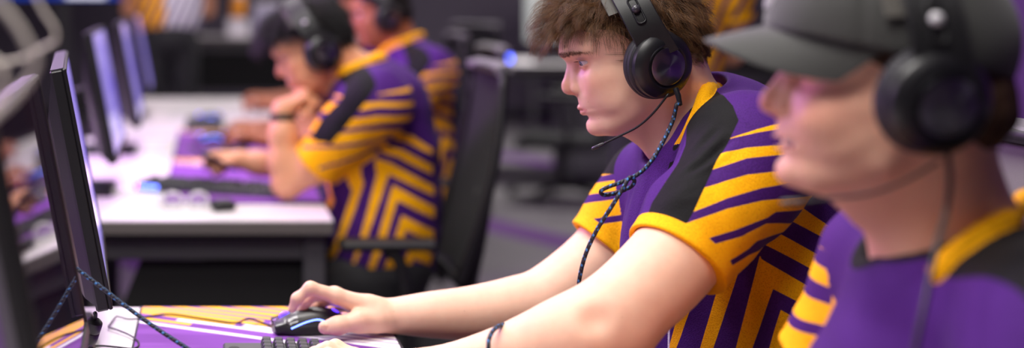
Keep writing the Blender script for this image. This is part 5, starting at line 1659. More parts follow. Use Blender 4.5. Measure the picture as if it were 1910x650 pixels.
# ---------------------------------------------------------------- mouse in the hand
MOUSE_BLACK = mat('mouse_black', srgb(24, 24, 26), 0.38)
MOUSE_GREY = mat('mouse_button_grey', srgb(96, 96, 98), 0.28, metal=0.5)
MOUSE_SIDE = mat('mouse_side_rubber', srgb(17, 17, 19), 0.6, bump=0.2, bscale=900)
LED_BLUE = glow('led_blue', srgb(96, 120, 255), 6.0)
LED_VIOLET = glow('led_violet', srgb(70, 40, 255), 5.0)
LED_RED = glow('led_red', srgb(255, 50, 60), 5.0)
LED_WHITE = glow('led_white', srgb(215, 225, 255), 7.0)
def mouse(loc, rz, label, cablepts=None, lit=True, fine=0.0011):
    """faces local -x, left side towards -y"""
    root = empty('mouse', loc, rz); tag(root, label, 'computer mouse', 'computer mice on the desks')
    S = SDF()
    S.ell((0.012, 0, 0.006), (0.056, 0.0335, 0.034), None, 0.012)
    S.ell((-0.028, 0, 0.004), (0.034, 0.031, 0.024), None, 0.02)
    S.rbox((-0.050, 0.017, 0.012), (0.022, 0.026, 0.016), rot_y(-0.25), 0.004, 0.008)
    S.rbox((-0.050, -0.017, 0.012), (0.022, 0.026, 0.016), rot_y(-0.25), 0.004, 0.008)
    S.cone((-0.075, 0, 0.028), (-0.010, 0, 0.039), 0.0055, 0.0045, 0.002, 's')          # wheel channel
    S.cone((-0.065, -0.034, 0.020), (0.03, -0.036, 0.022), 0.004, 0.004, 0.004, 's')    # waist on the thumb side
    S.add(lambda p: p[:, 2] - 0.0015, (0, 0, 0), 0.2, 0.002, 's')
    V, F, N = S.fine(fine, 1)
    sh = mesh_np('shell', V, F, [MOUSE_BLACK, MOUSE_GREY, MOUSE_SIDE], root)
    fc = V[F].mean(1); fn = N[F].mean(1)
    mi = np.where((fc[:, 0] < -0.022) & (fn[:, 2] > 0.55) & (np.abs(fc[:, 1]) > 0.005), 1, np.where(np.abs(fn[:, 1]) > 0.75, 2, 0))
    sh.data.polygons.foreach_set('material_index', mi.astype(np.int32))
    wh = MB().lathe([(0.0, -0.004), (0.009, -0.004), (0.0105, -0.002), (0.0105, 0.002), (0.009, 0.004), (0.0, 0.004)], (-0.040, 0, 0.0225), rot_x(math.pi / 2), 28)
    wh.build('scroll_wheel', LED_VIOLET if lit else MOUSE_SIDE, root, smooth=True, angle=0.5)
    # strip of light along each side
    for sg in (-1, 1):
        p = []
        for t in np.linspace(0, 1, 22):
            x = -0.034 + 0.072 * t; z = 0.0125 + 0.0135 * math.sin(min(1, t * 1.45) * math.pi / 2) - 0.012 * max(0, t - 0.62) ** 1.5 * 4
            # settle onto the shell's side
            y = 0.045
            for _ in range(30):
                d = S.ev(A([[x, sg * y, z]]))[0]
                if d < 0.0001: break
                y -= d * 0.8
            p.append(A([x, sg * (y + 0.0003), z]))
        st = MB().tube(p, [0.0013] * len(p), 8).build('light_strip', LED_BLUE if lit else MOUSE_SIDE, root, smooth=True)
    lg = MB().lathe([(0.0, 0.0006), (0.006, 0.0004), (0.0065, -0.002)], (0.045, 0.0, 0.0335), frame_z((0.45, 0, 0.9)), 20)
    lg.build('lit_emblem', LED_VIOLET if lit else MOUSE_SIDE, root, smooth=True)
    if cablepts:
        cb = cable('cable', cablepts, 0.0016, BLACK_CABLE, 8, 10)
        cb.parent = root; cb.matrix_parent_inverse = (Matrix.Translation(Vector(loc)) @ Matrix.Rotation(rz, 4, 'Z')).inverted()
    return root
def D1(px, py, z=0.7355):
    Y = FPX * (CAMZ - z) / (py - VY); return A([(px - VX) / FPX * Y, Y, z])
MZ = 0.7342
mouse((0.168, 2.166, MZ), math.radians(4), 'black gaming mouse with a blue light strip, held by the player in focus',
      [D1(519, 611, 0.742), D1(498, 606), D1(482, 600, 0.738), D1(468, 596, 0.747), D1(456, 597, 0.746), D1(446, 602), D1(425, 602), D1(370, 594), D1(320, 587), D1(290, 589), D1(264, 594), D1(240, 596), D1(220, 591), D1(214, 594), D1(206, 605), D1(203, 611), D1(218, 616), D1(240, 625), D1(256, 636), D1(258, 646), D1(246, 651), D1(215, 648), D1(185, 646), D1(165, 650), D1(150, 660)])

# ---------------------------------------------------------------- keyboards
KEYCAP = mat('keycap_black', srgb(52, 52, 56), 0.5)
KB_CASE = mat('keyboard_case', srgb(62, 62, 64), 0.5)
def keyboard(loc, rz, label, led=None, glowm=None):
    """long side along local y, far end (number pad) towards +y, user on +x"""
    root = empty('keyboard', loc, rz); tag(root, label, 'keyboard', 'keyboards on the desks')
    MB().box((0, 0, 0.007), (0.158, 0.445, 0.014), None, 0.003).build('case', KB_CASE, root)
    k = MB()
    cols = []
    rows_x = [-0.0375, -0.0105, 0.0085, 0.0275, 0.0465, 0.0655]
    for r, x in enumerate(rows_x):
        ys = []
        if r == 0:
            ys = [-0.207] + [-0.170 + 0.019 * i for i in range(4)] + [-0.085 + 0.019 * i for i in range(4)] + [0.0 + 0.019 * i for i in range(4)] + [0.088 + 0.019 * i for i in range(3)]
        else:
            ys = [-0.207 + 0.019 * i for i in range(15)] + ([0.088 + 0.019 * i for i in range(3)] if r in (1, 2, 5) else ([0.107] if r == 4 else [])) + [0.1525 + 0.019 * i for i in range(4)]
        for y in ys:
            h = 0.0125 - 0.0008 * r
            k.box((x, y, 0.014 + h / 2), (0.0172, 0.0172, h), rot_y(0.04), 0.0016, taper=0.78)
    k.build('keycaps', KEYCAP, root)
    kn = MB().lathe([(0.0, 0.0035), (0.008, 0.003), (0.009, 0.0)], (-0.062, 0.182, 0.0142), None, 24); kn.build('dial', MOUSE_SIDE, root, smooth=True)
    if led:
        lb = MB()
        for i in range(6): lb.box((0.0795, 0.20 - 0.012 * i, 0.008), (0.002, 0.009, 0.006))
        lb.build('light_bar', led, root)
        MB().box((0.0795, 0.219, 0.008), (0.002, 0.010, 0.007)).build('red_light', LED_RED, root)
    return root
KB1 = keyboard((0.101, 1.822, MZ), 0.0, 'black keyboard at the bottom edge beside the near hand')
kb2 = copy_tree(KB1); kb2.location = (0.02, 3.69, MZ); kb2.rotation_euler.z = math.radians(-112)
tag(kb2, 'black keyboard lit red and blue at one end, before the player resting on his fist', 'keyboard')
lb = MB()
for i in range(5): lb.box((0.0800, -0.205 + 0.013 * i, 0.010), (0.002, 0.010, 0.010))
lb.build('light_bar', LED_BLUE, kb2); MB().box((0.0800, -0.2185, 0.012), (0.003, 0.012, 0.012)).build('red_light', LED_RED, kb2)
kb3 = copy_tree(KB1); kb3.location = (0.06, 4.32, MZ); tag(kb3, 'black keyboard under the brown hand on the second desk', 'keyboard')
kb4 = copy_tree(KB1); kb4.location = (-0.02, 5.45, MZ); tag(kb4, 'keyboard on the farthest desk of the row, before the hindmost hand', 'keyboard')
mouse((0.01, 4.83, MZ), 0.0, 'small mouse glowing blue, past the brown hand', fine=0.0022)
mouse((-0.0, 5.60, MZ), 0.0, 'mouse with a round blue light under the hindmost hand', fine=0.0022)

# ---------------------------------------------------------------- small things on the second desk
def smartphone(c, R, label):
    root = empty('smartphone', tuple(c)); tag(root, label, 'phone')
    adopt(MB().box(c, (0.150, 0.073, 0.008), R, 0.003).build('case', mat('phone_case', srgb(38, 36, 40), 0.4)), root)
    adopt(MB().box(c + R @ A([0, 0, 0.0042]), (0.142, 0.067, 0.001), R).build('screen', screen_mat('phone_screen', srgb(60, 20, 40), srgb(130, 120, 235), 0.8)), root)
    return root
smartphone(P(398, 296, 3.735), rot_z(0.25) @ rot_y(0.45), 'dark phone held in the free hand of the player resting on his fist')
def glasses(c, rz):
    root = empty('glasses', tuple(c), rz); tag(root, 'clear-framed glasses lying on the front of the second white desk', 'glasses')
    cl = mat('clear_lens', (0.95, 0.95, 0.97, 1), 0.03, trans=0.9)
    fr = mat('clear_frame', (0.8, 0.78, 0.8, 1), 0.12, trans=0.15)
    f = MB()
    for sg in (-1, 1):
        p = [A([sg * 0.034 + 0.026 * math.cos(a), -0.002 * math.sin(a), 0.024 + 0.022 * math.sin(a)]) for a in np.linspace(0, 2 * math.pi, 25)]
        f.tube(p, 0.0034, 8, caps=False)
        mb = MB(); n = 24
        V = [A([sg * 0.034, -0.004, 0.024])] + [A([sg * 0.034 + 0.025 * math.cos(2 * math.pi * k / n), 0.0, 0.024 + 0.021 * math.sin(2 * math.pi * k / n)]) for k in range(n)]
        V += [v + A([0, 0.0018, 0]) for v in V]
        Fc = [(0, 1 + (k + 1) % n, 1 + k) for k in range(n)] + [(n + 1, n + 2 + k, n + 2 + (k + 1) % n) for k in range(n)] + [(1 + k, 1 + (k + 1) % n, n + 2 + (k + 1) % n, n + 2 + k) for k in range(n)]
        mb.add(V, Fc); mb.build('lens', cl, root, smooth=True)
        tp = spline([A([sg * 0.060, 0.0, 0.030]), A([sg * 0.064, 0.03, 0.028]), A([sg * 0.060, 0.10, 0.016]), A([sg * 0.055, 0.135, 0.003])], 5)
        mb = MB().tube(tp, 0.002, 8); mb.build('temple', fr, root, smooth=True)
    f.tube([A([-0.009, 0, 0.028]), A([0, -0.002, 0.031]), A([0.009, 0, 0.028])], 0.002, 8)
    f.build('frame', fr, root, smooth=True)
    return root
g_ = P(346, 394, 3.38); g_[2] = ZD; glasses(g_, 0.12)
def earbuds(c):
    S = SDF(); S.rbox((0, 0, 0.014), (0.062, 0.05, 0.028), None, 0.012, 0.005)
    S.cone((-0.04, 0, 0.0135), (0.04, 0, 0.0135), 0.0, 0.0, 0.002)
    V, F, N = S.fine(0.0025, 1)
    root = empty('earbud_case', tuple(c), 0.3); tag(root, 'small black rounded case on the edge of the second desk', 'case')
    mesh_np('body', V[:, :], F, MON_BLACK, root)
    MB().box((0, -0.0, 0.0185), (0.0635, 0.0515, 0.0012), None, 0.0004).build('lid_seam', MOUSE_SIDE, root)
e_ = P(416, 395, 3.37); e_[2] = ZD; earbuds(e_)
# paper pieces lying in front of the glasses
def cable_thing(label, pts, r, m, name='cable', extra=None):
    o = cable(name, pts, r, m); tag(o, label, 'cable', 'cables on the desks'); return o
# ferrite cable under the focused monitor
fr = empty('cable', (0, 0, 0)); tag(fr, 'black cable with a thick bead hanging below the monitor in focus', 'cable')
fb = [P(177, 584, 1.932), P(178, 590, 1.935), P(174, 606, 1.94), P(164, 640, 1.945), P(150, 658, 1.94), P(120, 668, 1.93), P(70, 690, 1.90)]
cb = cable('cord', fb, 0.0032, BLACK_CABLE, 10); cb.parent = fr
a_, b_ = P(178, 596, 1.937), P(164, 640, 1.945); ax = unit(b_ - a_); L_ = np.linalg.norm(b_ - a_)
fm = MB().lathe([(0.004, 0.0), (0.009, 0.001), (0.0125, 0.004), (0.0130, 0.006), (0.0130, L_ * 0.5 - 0.0012), (0.0122, L_ * 0.5), (0.0130, L_ * 0.5 + 0.0012), (0.0130, L_ - 0.006), (0.0118, L_ - 0.003), (0.006, L_)], a_, frame_z(ax), 28)
fm.build('ferrite_bead', MON_BLACK, fr, smooth=True, angle=0.6)
cable_thing('white cable hanging behind the monitor in focus', [P(118, 470, 2.36), P(130, 500, 2.36), P(136, 525, 2.36), P(131, 550, 2.36), P(112, 566, 2.33)], 0.003, WHITE_CABLE)
cable_thing('white cable looping in the top left corner, above the near dark monitor', [P(-60, -60, 0.95), P(0, 8, 0.95), P(32, 48, 0.95), P(58, 95, 0.95), P(66, 120, 0.95), P(52, 152, 0.95), P(20, 190, 0.95), P(-30, 240, 0.95), P(-75, 330, 0.95), A([-0.20, 0.96, 0.95]), A([-0.23, 0.98, 0.80]), A([-0.26, 1.02, 0.7345]), A([-0.34, 1.1, 0.7345])], 0.0028, WHITE_CABLE)
cable_thing('white cable crossing below the loop in the top left corner', [P(-60, 60, 1.0), P(-5, 118, 1.0), P(8, 150, 1.0), P(4, 180, 1.0), P(-30, 230, 1.0), P(-80, 330, 1.0), A([-0.215, 1.01, 0.95]), A([-0.25, 1.03, 0.80]), A([-0.29, 1.06, 0.7345]), A([-0.38, 1.15, 0.7345])], 0.0026, WHITE_CABLE)
cable_thing('thin white cable over the loop, beside the blue screen', [P(55, -30, 1.1), P(80, 20, 1.1), P(100, 50, 1.1), P(103, 75, 1.1), P(80, 90, 1.1), P(40, 110, 1.1), P(-30, 130, 1.1), P(-90, 200, 1.08), A([-0.23, 1.06, 0.95]), A([-0.27, 1.08, 0.80]), A([-0.31, 1.12, 0.7345]), A([-0.37, 1.22, 0.7345])], 0.0018, WHITE_CABLE)

# ---------------------------------------------------------------- chairs
CHAIR_BLACK = mat('chair_black', srgb(15, 14, 16), 0.5)
CHAIR_MESH_BLACK = mat('chair_mesh_black', srgb(11, 10, 12), 0.8, bump=0.3, bscale=700)
CHAIR_MESH_LIT = mat('chair_mesh_lit', srgb(112, 108, 107), 0.8, bump=0.3, bscale=700)  # paler copy of the chair mesh, light on its front put into the colour
CHAIR_RIM = mat('chair_rim_grey', srgb(104, 99, 106), 0.5)
CHAIR_SEAT = mat('chair_seat_cloth', srgb(30, 29, 32), 0.9, bump=0.3, bscale=500)
def chair(loc, rz, label):
    """faces local -x; origin on the floor under the seat"""
    root = empty('office_chair', loc, rz); tag(root, label, 'chair', 'mesh-backed office chairs')
    S = SDF(); S.rbox((-0.01, 0, 0.365), (0.48, 0.49, 0.075), None, 0.035, 0.01)
    V, F, N = S.fine(0.012, 1)
    V[:, 2] += 0.012 * np.cos(V[:, 1] * 6) * 0 - 0.02 * np.clip(-(V[:, 0] + 0.15) / 0.1, 0, 1) ** 2
    mesh_np('seat', V, F, CHAIR_SEAT, root)
    def bp(y, t):   # back surface: y across, t 0..1 up
        x = 0.215 + 0.115 * t + 0.03 * math.sin(t * 3.0) - 0.045 * (1 - (y / 0.24) ** 2) * -1 * 0.6
        return A([x, y, 0.54 + 0.55 * t])
    # mesh panel with thickness
    n, m = 18, 20; V = []; Fq = []
    for k in range(2):
        for i in range(n + 1):
            for j in range(m + 1):
                t = j / m; hw = 0.215 * (0.86 + 0.14 * math.sin(math.pi * min(1, t * 1.1)))
                V.append(bp(-hw + 2 * hw * i / n, 0.02 + 0.95 * t) + A([0.004 * k, 0, 0]))
    n1 = (n + 1) * (m + 1)
    for k in range(2):
        for i in range(n):
            for j in range(m):
                a = k * n1 + i * (m + 1) + j; f_ = (a, a + 1, a + m + 2, a + m + 1); Fq.append(f_ if k == 0 else tuple(reversed(f_)))
    MB().add(V, Fq).build('back_mesh', CHAIR_MESH_LIT, root, smooth=True)
    fr_ = []
    for t in np.linspace(0, 1, 14): fr_.append(bp(-0.225 * (0.86 + 0.14 * math.sin(math.pi * min(1, t * 1.1))), t))
    for t in np.linspace(1, 0, 14): fr_.append(bp(0.225 * (0.86 + 0.14 * math.sin(math.pi * min(1, t * 1.1))), t))
    fr_.append(fr_[0])
    MB().tube(fr_, 0.013, 10, caps=False).build('back_frame', CHAIR_BLACK, root, smooth=True, angle=3)
    tr = [bp(y, 1.0) + A([0.0, 0, 0.006]) for y in np.linspace(-0.19, 0.19, 9)]
    mb = MB(); ribbon(mb, tr, [A([1.0, 0, 0.2])] * 9, [0.044] * 9, [0.024] * 9); mb.build('top_rail', CHAIR_RIM, root, smooth=True)
    MB().tube(spline([A([0.06, 0, 0.32]), A([0.24, 0, 0.35]), A([0.30, 0, 0.55]), A([0.335, 0, 0.75])], 6), [0.026] * 19, 10).build('spine', CHAIR_BLACK, root, smooth=True, angle=2)
    for sg in (-1, 1):
        MB().tube(spline([A([0.06, sg * 0.20, 0.33]), A([0.08, sg * 0.29, 0.38]), A([0.06, sg * 0.295, 0.60]), A([0.02, sg * 0.29, 0.645])], 6), [0.017] * 19, 10).build('armrest_post', CHAIR_BLACK, root, smooth=True, angle=2)
        MB().box((0.025, sg * 0.285, 0.658), (0.25, 0.075, 0.026), None, 0.010).build('armrest', CHAIR_BLACK, root)
    MB().lathe([(0.05, 0.34), (0.035, 0.32), (0.03, 0.25), (0.022, 0.25), (0.022, 0.10), (0.05, 0.09), (0.055, 0.06)], n=20).build('gas_lift', CHAIR_BLACK, root, smooth=True, angle=0.5)
    for k in range(5):
        a = 2 * math.pi * k / 5 + 0.63; d = A([math.cos(a), math.sin(a), 0])
        MB().tube([A([0, 0, 0.095]), d * 0.15 + A([0, 0, 0.088]), d * 0.30 + A([0, 0, 0.068])], [0.026, 0.022, 0.016], 8).build('base_arm', CHAIR_BLACK, root, smooth=True)
        w_ = MB().lathe([(0.008, -0.018), (0.026, -0.016), (0.028, 0.0), (0.026, 0.016), (0.008, 0.018)], d * 0.305 + A([0, 0, 0.0285]), frame_z(np.cross(d, (0, 0, 1))), 16)
        w_.build('caster', CHAIR_BLACK, root, smooth=True)
    return root
CH = chair((0.875, 2.0, 0), 0.0, 'mesh-backed chair of the player in focus, back coloured as lit, behind the capped head')
BLK = None
for (x, y, rz, lab) in ((0.43, 3.57, 0.0, 'black mesh chair behind the player resting on his fist'), (0.67, 4.62, 0.0, 'chair of the brown-skinned player, pale top rail above the next chair'),
                        (0.79, 5.92, 0.0, 'chair of the hindmost seated player, topmost pale rail in the row'), (0.78, 1.315, 0.0, 'chair of the capped player'), 
                        (1.30, 7.45, 0.6, 'empty black chair before the far table with the blue light'), (2.2, 8.05, -0.4, 'empty chair tucked at the far table, half behind the focused head')):
    c = copy_tree(CH); c.location = (x, y, 0); c.rotation_euler.z = rz; tag(c, lab, 'chair')
    for ch in c.children:
        if ch.name.startswith('back_mesh'):
            if BLK is None: BLK = ch.data.copy(); BLK.materials[0] = CHAIR_MESH_BLACK
            ch.data = BLK

# ---------------------------------------------------------------- far end of the room
desk(1.78, 3.6, 8.7, 9.5, 'far white table with a blue light on it, left of the focused face', z=0.80)
ft = empty('cabinet', (2.72, 9.05, 0)); tag(ft, 'grey pedestal cabinet under the far white table', 'cabinet')
MB().box((0, 0, 0.37), (0.46, 0.55, 0.70), None, 0.006).build('carcass', mat('cabinet_grey', srgb(112, 110, 116), 0.6), ft)
for i in range(3):
    dr = MB().box((0, -0.285, 0.16 + 0.215 * i), (0.44, 0.02, 0.20), None, 0.004).build('drawer', MATS['cabinet_grey'], ft)
    MB().box((0, -0.30, 0.16 + 0.215 * i + 0.06), (0.14, 0.012, 0.012), None, 0.003).build('handle', STEEL, dr)
for k in range(4): MB().box(((-0.2, 0.2)[k % 2], (-0.24, 0.24)[k // 2], 0.01), (0.04, 0.04, 0.02), None, 0.003).build('foot', BLACK_MATTE, ft)
lm = MB(); lm.lathe([(0.0, 0.055), (0.03, 0.05), (0.046, 0.03), (0.05, 0.008), (0.045, 0.0)], n=28)
pk = empty('desk_lamp', (2.02, 8.82, 0.80)); tag(pk, 'round blue light glowing on the far white table', 'lamp')
MB().lathe([(0.06, 0.0), (0.06, 0.012), (0.03, 0.02)], n=24).build('base', MON_BLACK, pk, smooth=True); lm.build('glowing_dome', glow('lamp_blue', srgb(60, 90, 255), 7.0), pk, smooth=True).location.z = 0.018
kf = copy_tree(KB1); kf.location = (2.5, 9.0, 0.80); kf.rotation_euler.z = math.radians(-90); tag(kf, 'keyboard on the far white table', 'keyboard')
# white board on a stand beyond the far table
wb = empty('whiteboard', (3.25, 11.2, 0)); tag(wb, 'pale board standing beyond the far table, behind the brown fringe', 'board')
MB().box((0, 0, 1.35), (1.0, 0.03, 1.0), None, 0.006).build('panel', mat('board_pale', srgb(196, 204, 200), 0.4), wb)
MB().box((0, -0.002, 1.90), (1.0, 0.03, 0.18), None, 0.006).build('purple_header', mat('board_header', srgb(128, 78, 190), 0.5), wb)
for sx in (-0.42, 0.42): MB().box((sx, 0.03, 0.50), (0.04, 0.04, 1.0), None, 0.004).build('leg', STEEL, wb)
MB().box((-0.42, 0.03, 0.015), (0.05, 0.5, 0.03), None, 0.004).build('foot', STEEL, wb); MB().box((0.42, 0.03, 0.015), (0.05, 0.5, 0.03), None, 0.004).build('foot', STEEL, wb)
# black counter with things on it, behind the row
desk(-0.15, 1.25, 9.6, 10.3, 'black-fronted counter far behind the dark-haired player', z=0.95, panel=[A([-0.1, 0, 0.87]), A([1.2, 0, 0.87]), A([1.2, 0, 0.55]), A([-0.1, 0, 0.55])])
def box_thing(c, d, m, label, m2):
    r = empty('storage_box', c); tag(r, label, 'box', 'boxes on the far counter')
    MB().box((0, 0, d[2] / 2), d, None, 0.006).build('box_body', m, r); MB().box((0, 0, d[2] + 0.008), (d[0] + 0.01, d[1] + 0.01, 0.02), None, 0.004).build('lid', m2, r)
WB = mat('box_white', srgb(236, 230, 238), 0.5); LV = mat('box_lavender', srgb(188, 182, 208), 0.5)
box_thing((0.22, 9.85, 0.95), (0.16, 0.2, 0.12), WB, 'white box on the far counter, below the orange jar', WB)
box_thing((0.44, 9.85, 0.95), (0.20, 0.2, 0.24), LV, 'lavender box on the far counter, right of the orange jar', WB)
jr = empty('jar', (0.22, 9.85, 1.093)); tag(jr, 'orange jar standing on the white box at the far counter', 'jar')
MB().lathe([(0.05, 0.0), (0.055, 0.01), (0.055, 0.13), (0.04, 0.155), (0.04, 0.165)], n=28).build('jar_body', mat('orange_plastic', srgb(250, 160, 40), 0.35), jr, smooth=True); MB().lathe([(0.045, 0.165), (0.045, 0.19), (0.0, 0.195)], n=28).build('lid', WB, jr, smooth=True)
# television beyond the row
tv = empty('television', (-1.25, 11.0, 0)); tag(tv, 'blue screen far back in the top left corner', 'television')
MB().box((0, 0, 1.55), (1.15, 0.06, 0.68), None, 0.008).build('housing', MON_BLACK, tv)
MB().box((0, -0.032, 1.55), (1.10, 0.005, 0.63)).build('screen', screen_mat('tv_blue', srgb(8, 26, 120), srgb(30, 80, 220), 0.9, scale=1.2), tv)
MB().box((0.20, -0.036, 1.245 + 0.05), (0.34, 0.004, 0.10)).build('white_caption', glow('tv_white', srgb(235, 235, 255), 1.2), tv)
MB().box((0, 0.02, 0.62), (0.10, 0.06, 1.2), None, 0.005).build('stand', STEEL, tv); MB().box((0, 0.0, 0.02), (0.7, 0.5, 0.04), None, 0.008).build('base', STEEL, tv)
# ---------------------------------------------------------------- people standing behind
def standing(x, y, heading, label, skin, jersey=True, top=None, scale=1.0, forward=True, split=-9.0):
    u = A([0, 0, 1.0]); f = A([math.cos(heading), math.sin(heading), 0]); l = A([-f[1], f[0], 0]); b = A([x, y, 0])
    def q(a, c, z): return b + f * a + l * c + u * z * scale
    F = HF(q(0.03, 0, 1.62), heading, 0.1, 0, 1.0); S = SDF(); head_ops(S, F)
    nb = q(-0.02, 0, 1.45)
    S.cone(F.w(-2.6, 0, -2.5), nb, 0.06, 0.064, 0.03)
    S.chain([nb, q(0, 0, 1.28), q(0, 0, 1.08), q(0, 0, 0.97)], [0.07, 0.11, 0.105, 0.10], 0.04)
    arms = []
    for sg in (1, -1):
        sh = q(-0.01, 0.19 * sg, 1.38); L = [sh, q(-0.02, 0.225 * sg, 1.22), q(-0.02, 0.245 * sg, 1.10), q(0.05, 0.25 * sg, 0.98), q(0.10, 0.235 * sg, 0.86)]
        if forward: L = [sh, q(0.03, 0.225 * sg, 1.22), q(0.08, 0.225 * sg, 1.10), q(0.22, 0.19 * sg, 1.10), q(0.34, 0.12 * sg, 1.12)]
        rd = [0.058, 0.054, 0.045, 0.040, 0.028]
        S.cone(nb, sh, 0.06, 0.058, 0.03); S.chain(L, rd, 0.02); hand_flat(S, L[-1], (f if forward else f * 0.25 - u), (u if forward else l * sg), (-l * sg if forward else f), 0.92, 0.5)
        arms.append((sh, L, rd))
    o, V = body('person', S, 0.008, skin, F, label)
    o['group'] = 'people standing behind the players'
    eyes(F, o, IRIS_BROWN)
    hair_shell(F, [((-0.4, 0, 5.4), (10.4, 8.4, 8.8)), ((-6.0, 0, 0.5), (5.0, 6.8, 5.6))], [((10.0, 0, 1.2), (6.2, 9.5, 6.0)), ((6.2, 7.6, -1.6), (5.4, 4, 7.0)), ((6.2, -7.6, -1.6), (5.4, 4, 7.0)), ((4, 0, -7), (9, 9, 6))], 'hair', HAIR_BLACK, o, 0.008, 0.3, 1.2)
    def diag(V, S_, Bk):
        c_ = ((V - b) @ l + (V[:, 2] - 1.0) * 0.45) * 1300
        b_ = bands(c_, [np.full(len(V), k * 34.0 + (10 if k % 2 else 0)) for k in range(-12, 13)], -1)
        side_ = ((V - b) @ l - split) * 1300
        return np.minimum(b_, side_), Bk * 0 - 3.0, np.minimum(b_, -side_)
    slv = [([a[0], a[1][1] * 0.55 + a[0] * 0.45, a[1][1] * 0.95 + a[1][2] * 0.05], [0.08, 0.074, 0.066], a[1], a[2]) for a in arms]
    T_ = [q(0, 0, 1.37), q(0.01, 0, 1.25), q(0.01, 0, 1.14), q(0.01, 0, 1.06)]
    j = make_jersey(o, T_, [0.105, 0.130, 0.130, 0.135], slv, [F.w(-2.6, 0, -2.5), nb], [0.06, 0.064], f, h=0.0075, ly=tuple(l), flat=1.4, fold=0.004, post=diag)
    if not jersey:
        j.data.materials[0] = top
        j.name = 'hooded_top'
    P_ = SDF()
    P_.ell(q(0, 0, 0.95), A([0.128, 0.168, 0.14]), np.stack([f, l, u], 1), 0.04)
    for sg in (1, -1): P_.chain([q(0, 0.085 * sg, 0.88), q(0.01, 0.095 * sg, 0.48), q(-0.01, 0.10 * sg, 0.06)], [0.092, 0.068, 0.058], 0.03)
    V, Fc, N = P_.fine(0.009, 1); mesh_np('trousers', V + N * (0.004 * noise3(V, 22, 2))[:, None], Fc, PANTS, o)
    for sg in (1, -1):
        T2 = SDF(); s0 = q(-0.03, 0.10 * sg, 0)
        T2.cone(s0 + u * 0.06, s0 + f * 0.09 + u * 0.045, 0.045, 0.04, 0.02); T2.cone(s0 + f * 0.09 + u * 0.045, s0 + f * 0.19 + u * 0.038, 0.042, 0.034, 0.02)
        T2.add(lambda p: p[:, 2] - 0.004, s0, 0.3, 0.006, 's')
        V, Fc, N = T2.fine(0.008, 1); mesh_np('shoe', V, Fc, SHOE, o)
    return o
o_main = build_main()
HSM, HC = headset(HEAD_M, 'black headset with a blue-flecked cable worn by the brown-haired player')
c_, n_, R_ = HC[1]
EXIT = c_ + n_ * 0.028 + HEAD_M.R @ A([-0.5, 0.6, -3.9]) * 0.01
sr_ = MB().tube([EXIT - unit(EXIT - c_) * 0.004, EXIT + A([0.001, -0.002, -0.008]), EXIT + A([0.003, -0.004, -0.022])], [0.0042, 0.0040, 0.0034], 12)
adopt(sr_.build('strain_relief', HS_SHELL, None, smooth=True), HSM)
CP = [EXIT + A([0.003, -0.004, -0.020]), P(1262, 196, 1.882), P(1256, 222, 1.882), P(1240, 258, 1.868), P(1217, 298, 1.85), P(1192, 324, 1.84), P(1162, 339, 1.838), P(1135, 349, 1.84), P(1121, 357, 1.845), P(1126, 364, 1.85), P(1148, 361, 1.848), P(1176, 349, 1.842),
      P(1183, 337, 1.838), P(1174, 332, 1.834), P(1163, 350, 1.83), P(1142, 384, 1.83), P(1112, 432, 1.84), P(1092, 476, 1.845), P(1081, 520, 1.85), P(1077, 560, 1.855), P(1060, 605, 1.86), P(1020, 622, 1.85), P(985, 611, 1.815), P(960, 605, 1.775), P(940, 606, 1.745), P(922, 615, 1.715), P(912, 634, 1.692), P(908, 662, 1.682),
      P(880, 740, 1.685), P(760, 770, 1.70), P(620, 738, 1.70), P(480, 708, 1.72), P(400, 684, 1.74), P(350, 651, 1.76), P(290, 612, 1.78), P(232, 570, 1.795), P(180, 530, 1.80), P(125, 490, 1.805), P(60, 455, 1.81), P(-30, 430, 1.81)]
adopt(cable('cable', CP, 0.0030, BRAID, 10, 10), HSM)
build_second(); build_third(); build_capped()
standing(-0.23, 7.45, math.radians(95), 'person standing far back by the left monitors, striped jersey and black trousers', SKIN_TAN, scale=1.08, split=0.03)
standing(1.50, 4.25, math.radians(80), 'person in a yellow-striped jersey standing just behind the focused player', SKIN_TAN)
standing(2.04, 4.75, math.radians(75), 'person in a black top standing above the cap brim', SKIN_PALE, jersey=False, top=PANTS)
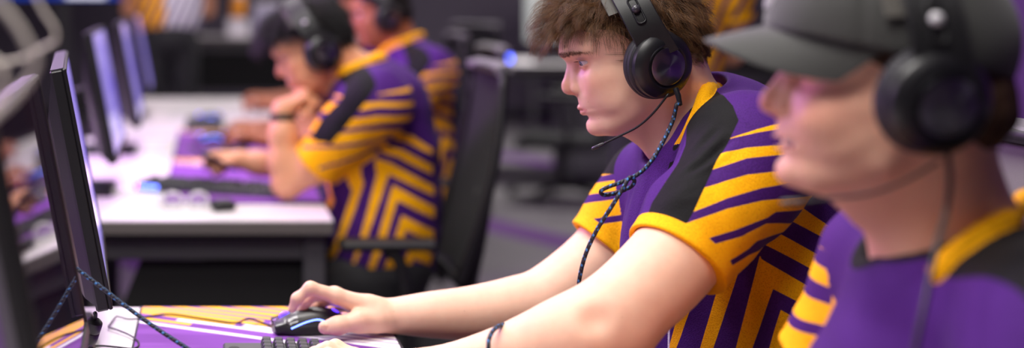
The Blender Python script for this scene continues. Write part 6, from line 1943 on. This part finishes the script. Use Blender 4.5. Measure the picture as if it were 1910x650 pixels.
# ---------------------------------------------------------------- camera, light
cam = bpy.data.cameras.new('camera'); co = bpy.data.objects.new('camera', cam); COL.objects.link(co)
co.location = (0, 0, CAMZ); co.rotation_euler = (math.pi / 2, 0, 0)
cam.sensor_width = 36.0; cam.sensor_fit = 'HORIZONTAL'; cam.lens = FPX / 1910 * 36.0
cam.shift_x = (955 - VX) / 1910; cam.shift_y = -(325 - VY) / 1910
cam.clip_start = 0.05; cam.clip_end = 100
cam.dof.use_dof = True; cam.dof.focus_distance = 1.92; cam.dof.aperture_fstop = 1.4
bpy.context.scene.camera = co

def area(name, loc, size, power, col=(1, 1, 1), target=None, rot=None):
    l = bpy.data.lights.new(name, 'AREA'); l.shape = 'RECTANGLE'; l.size, l.size_y = size; l.energy = power; l.color = col
    o = bpy.data.objects.new(name, l); COL.objects.link(o); o.location = loc
    if target is not None:
        d = Vector(target) - Vector(loc); o.rotation_euler = d.to_track_quat('-Z', 'Y').to_euler()
    elif rot is not None: o.rotation_euler = rot
    return o

w = bpy.data.worlds.new('world'); bpy.context.scene.world = w; w.use_nodes = True
w.node_tree.nodes['Background'].inputs[0].default_value = (0.55, 0.48, 0.62, 1)
w.node_tree.nodes['Background'].inputs[1].default_value = 0.06
sc = bpy.context.scene
sc.view_settings.view_transform = 'Standard'; sc.view_settings.look = 'None'; sc.view_settings.gamma = 1.0
sc.view_settings.use_curve_mapping = False; sc.view_settings.exposure = 0.0
for i_, (x_, y_, p_) in enumerate(((-0.15, 0.7, 60), (-0.15, 2.2, 64), (0.1, 4.3, 48), (0.1, 6.6, 34), (-2.2, 1.4, 34), (-2.2, 4.6, 34), (2.6, 9.3, 110), (3.0, 5.0, 16))):
    area('ceiling_panel_light', (x_, y_, 3.0), (1.2, 0.6), p_ * 0.92, (1, 0.965, 0.92))
area('purple_fill_light', (-3.4, 3.5, 2.4), (0.8, 0.8), 30, (0.8, 0.5, 1.0), target=(0.7, 2, 1.1))
area('purple_fill_light', (-1.3, 4.1, 2.1), (0.5, 0.5), 62, (0.72, 0.3, 1.0), target=(0.3, 3.55, 1.15))  # added: stands in for the monitor's magenta glow on the second player's face
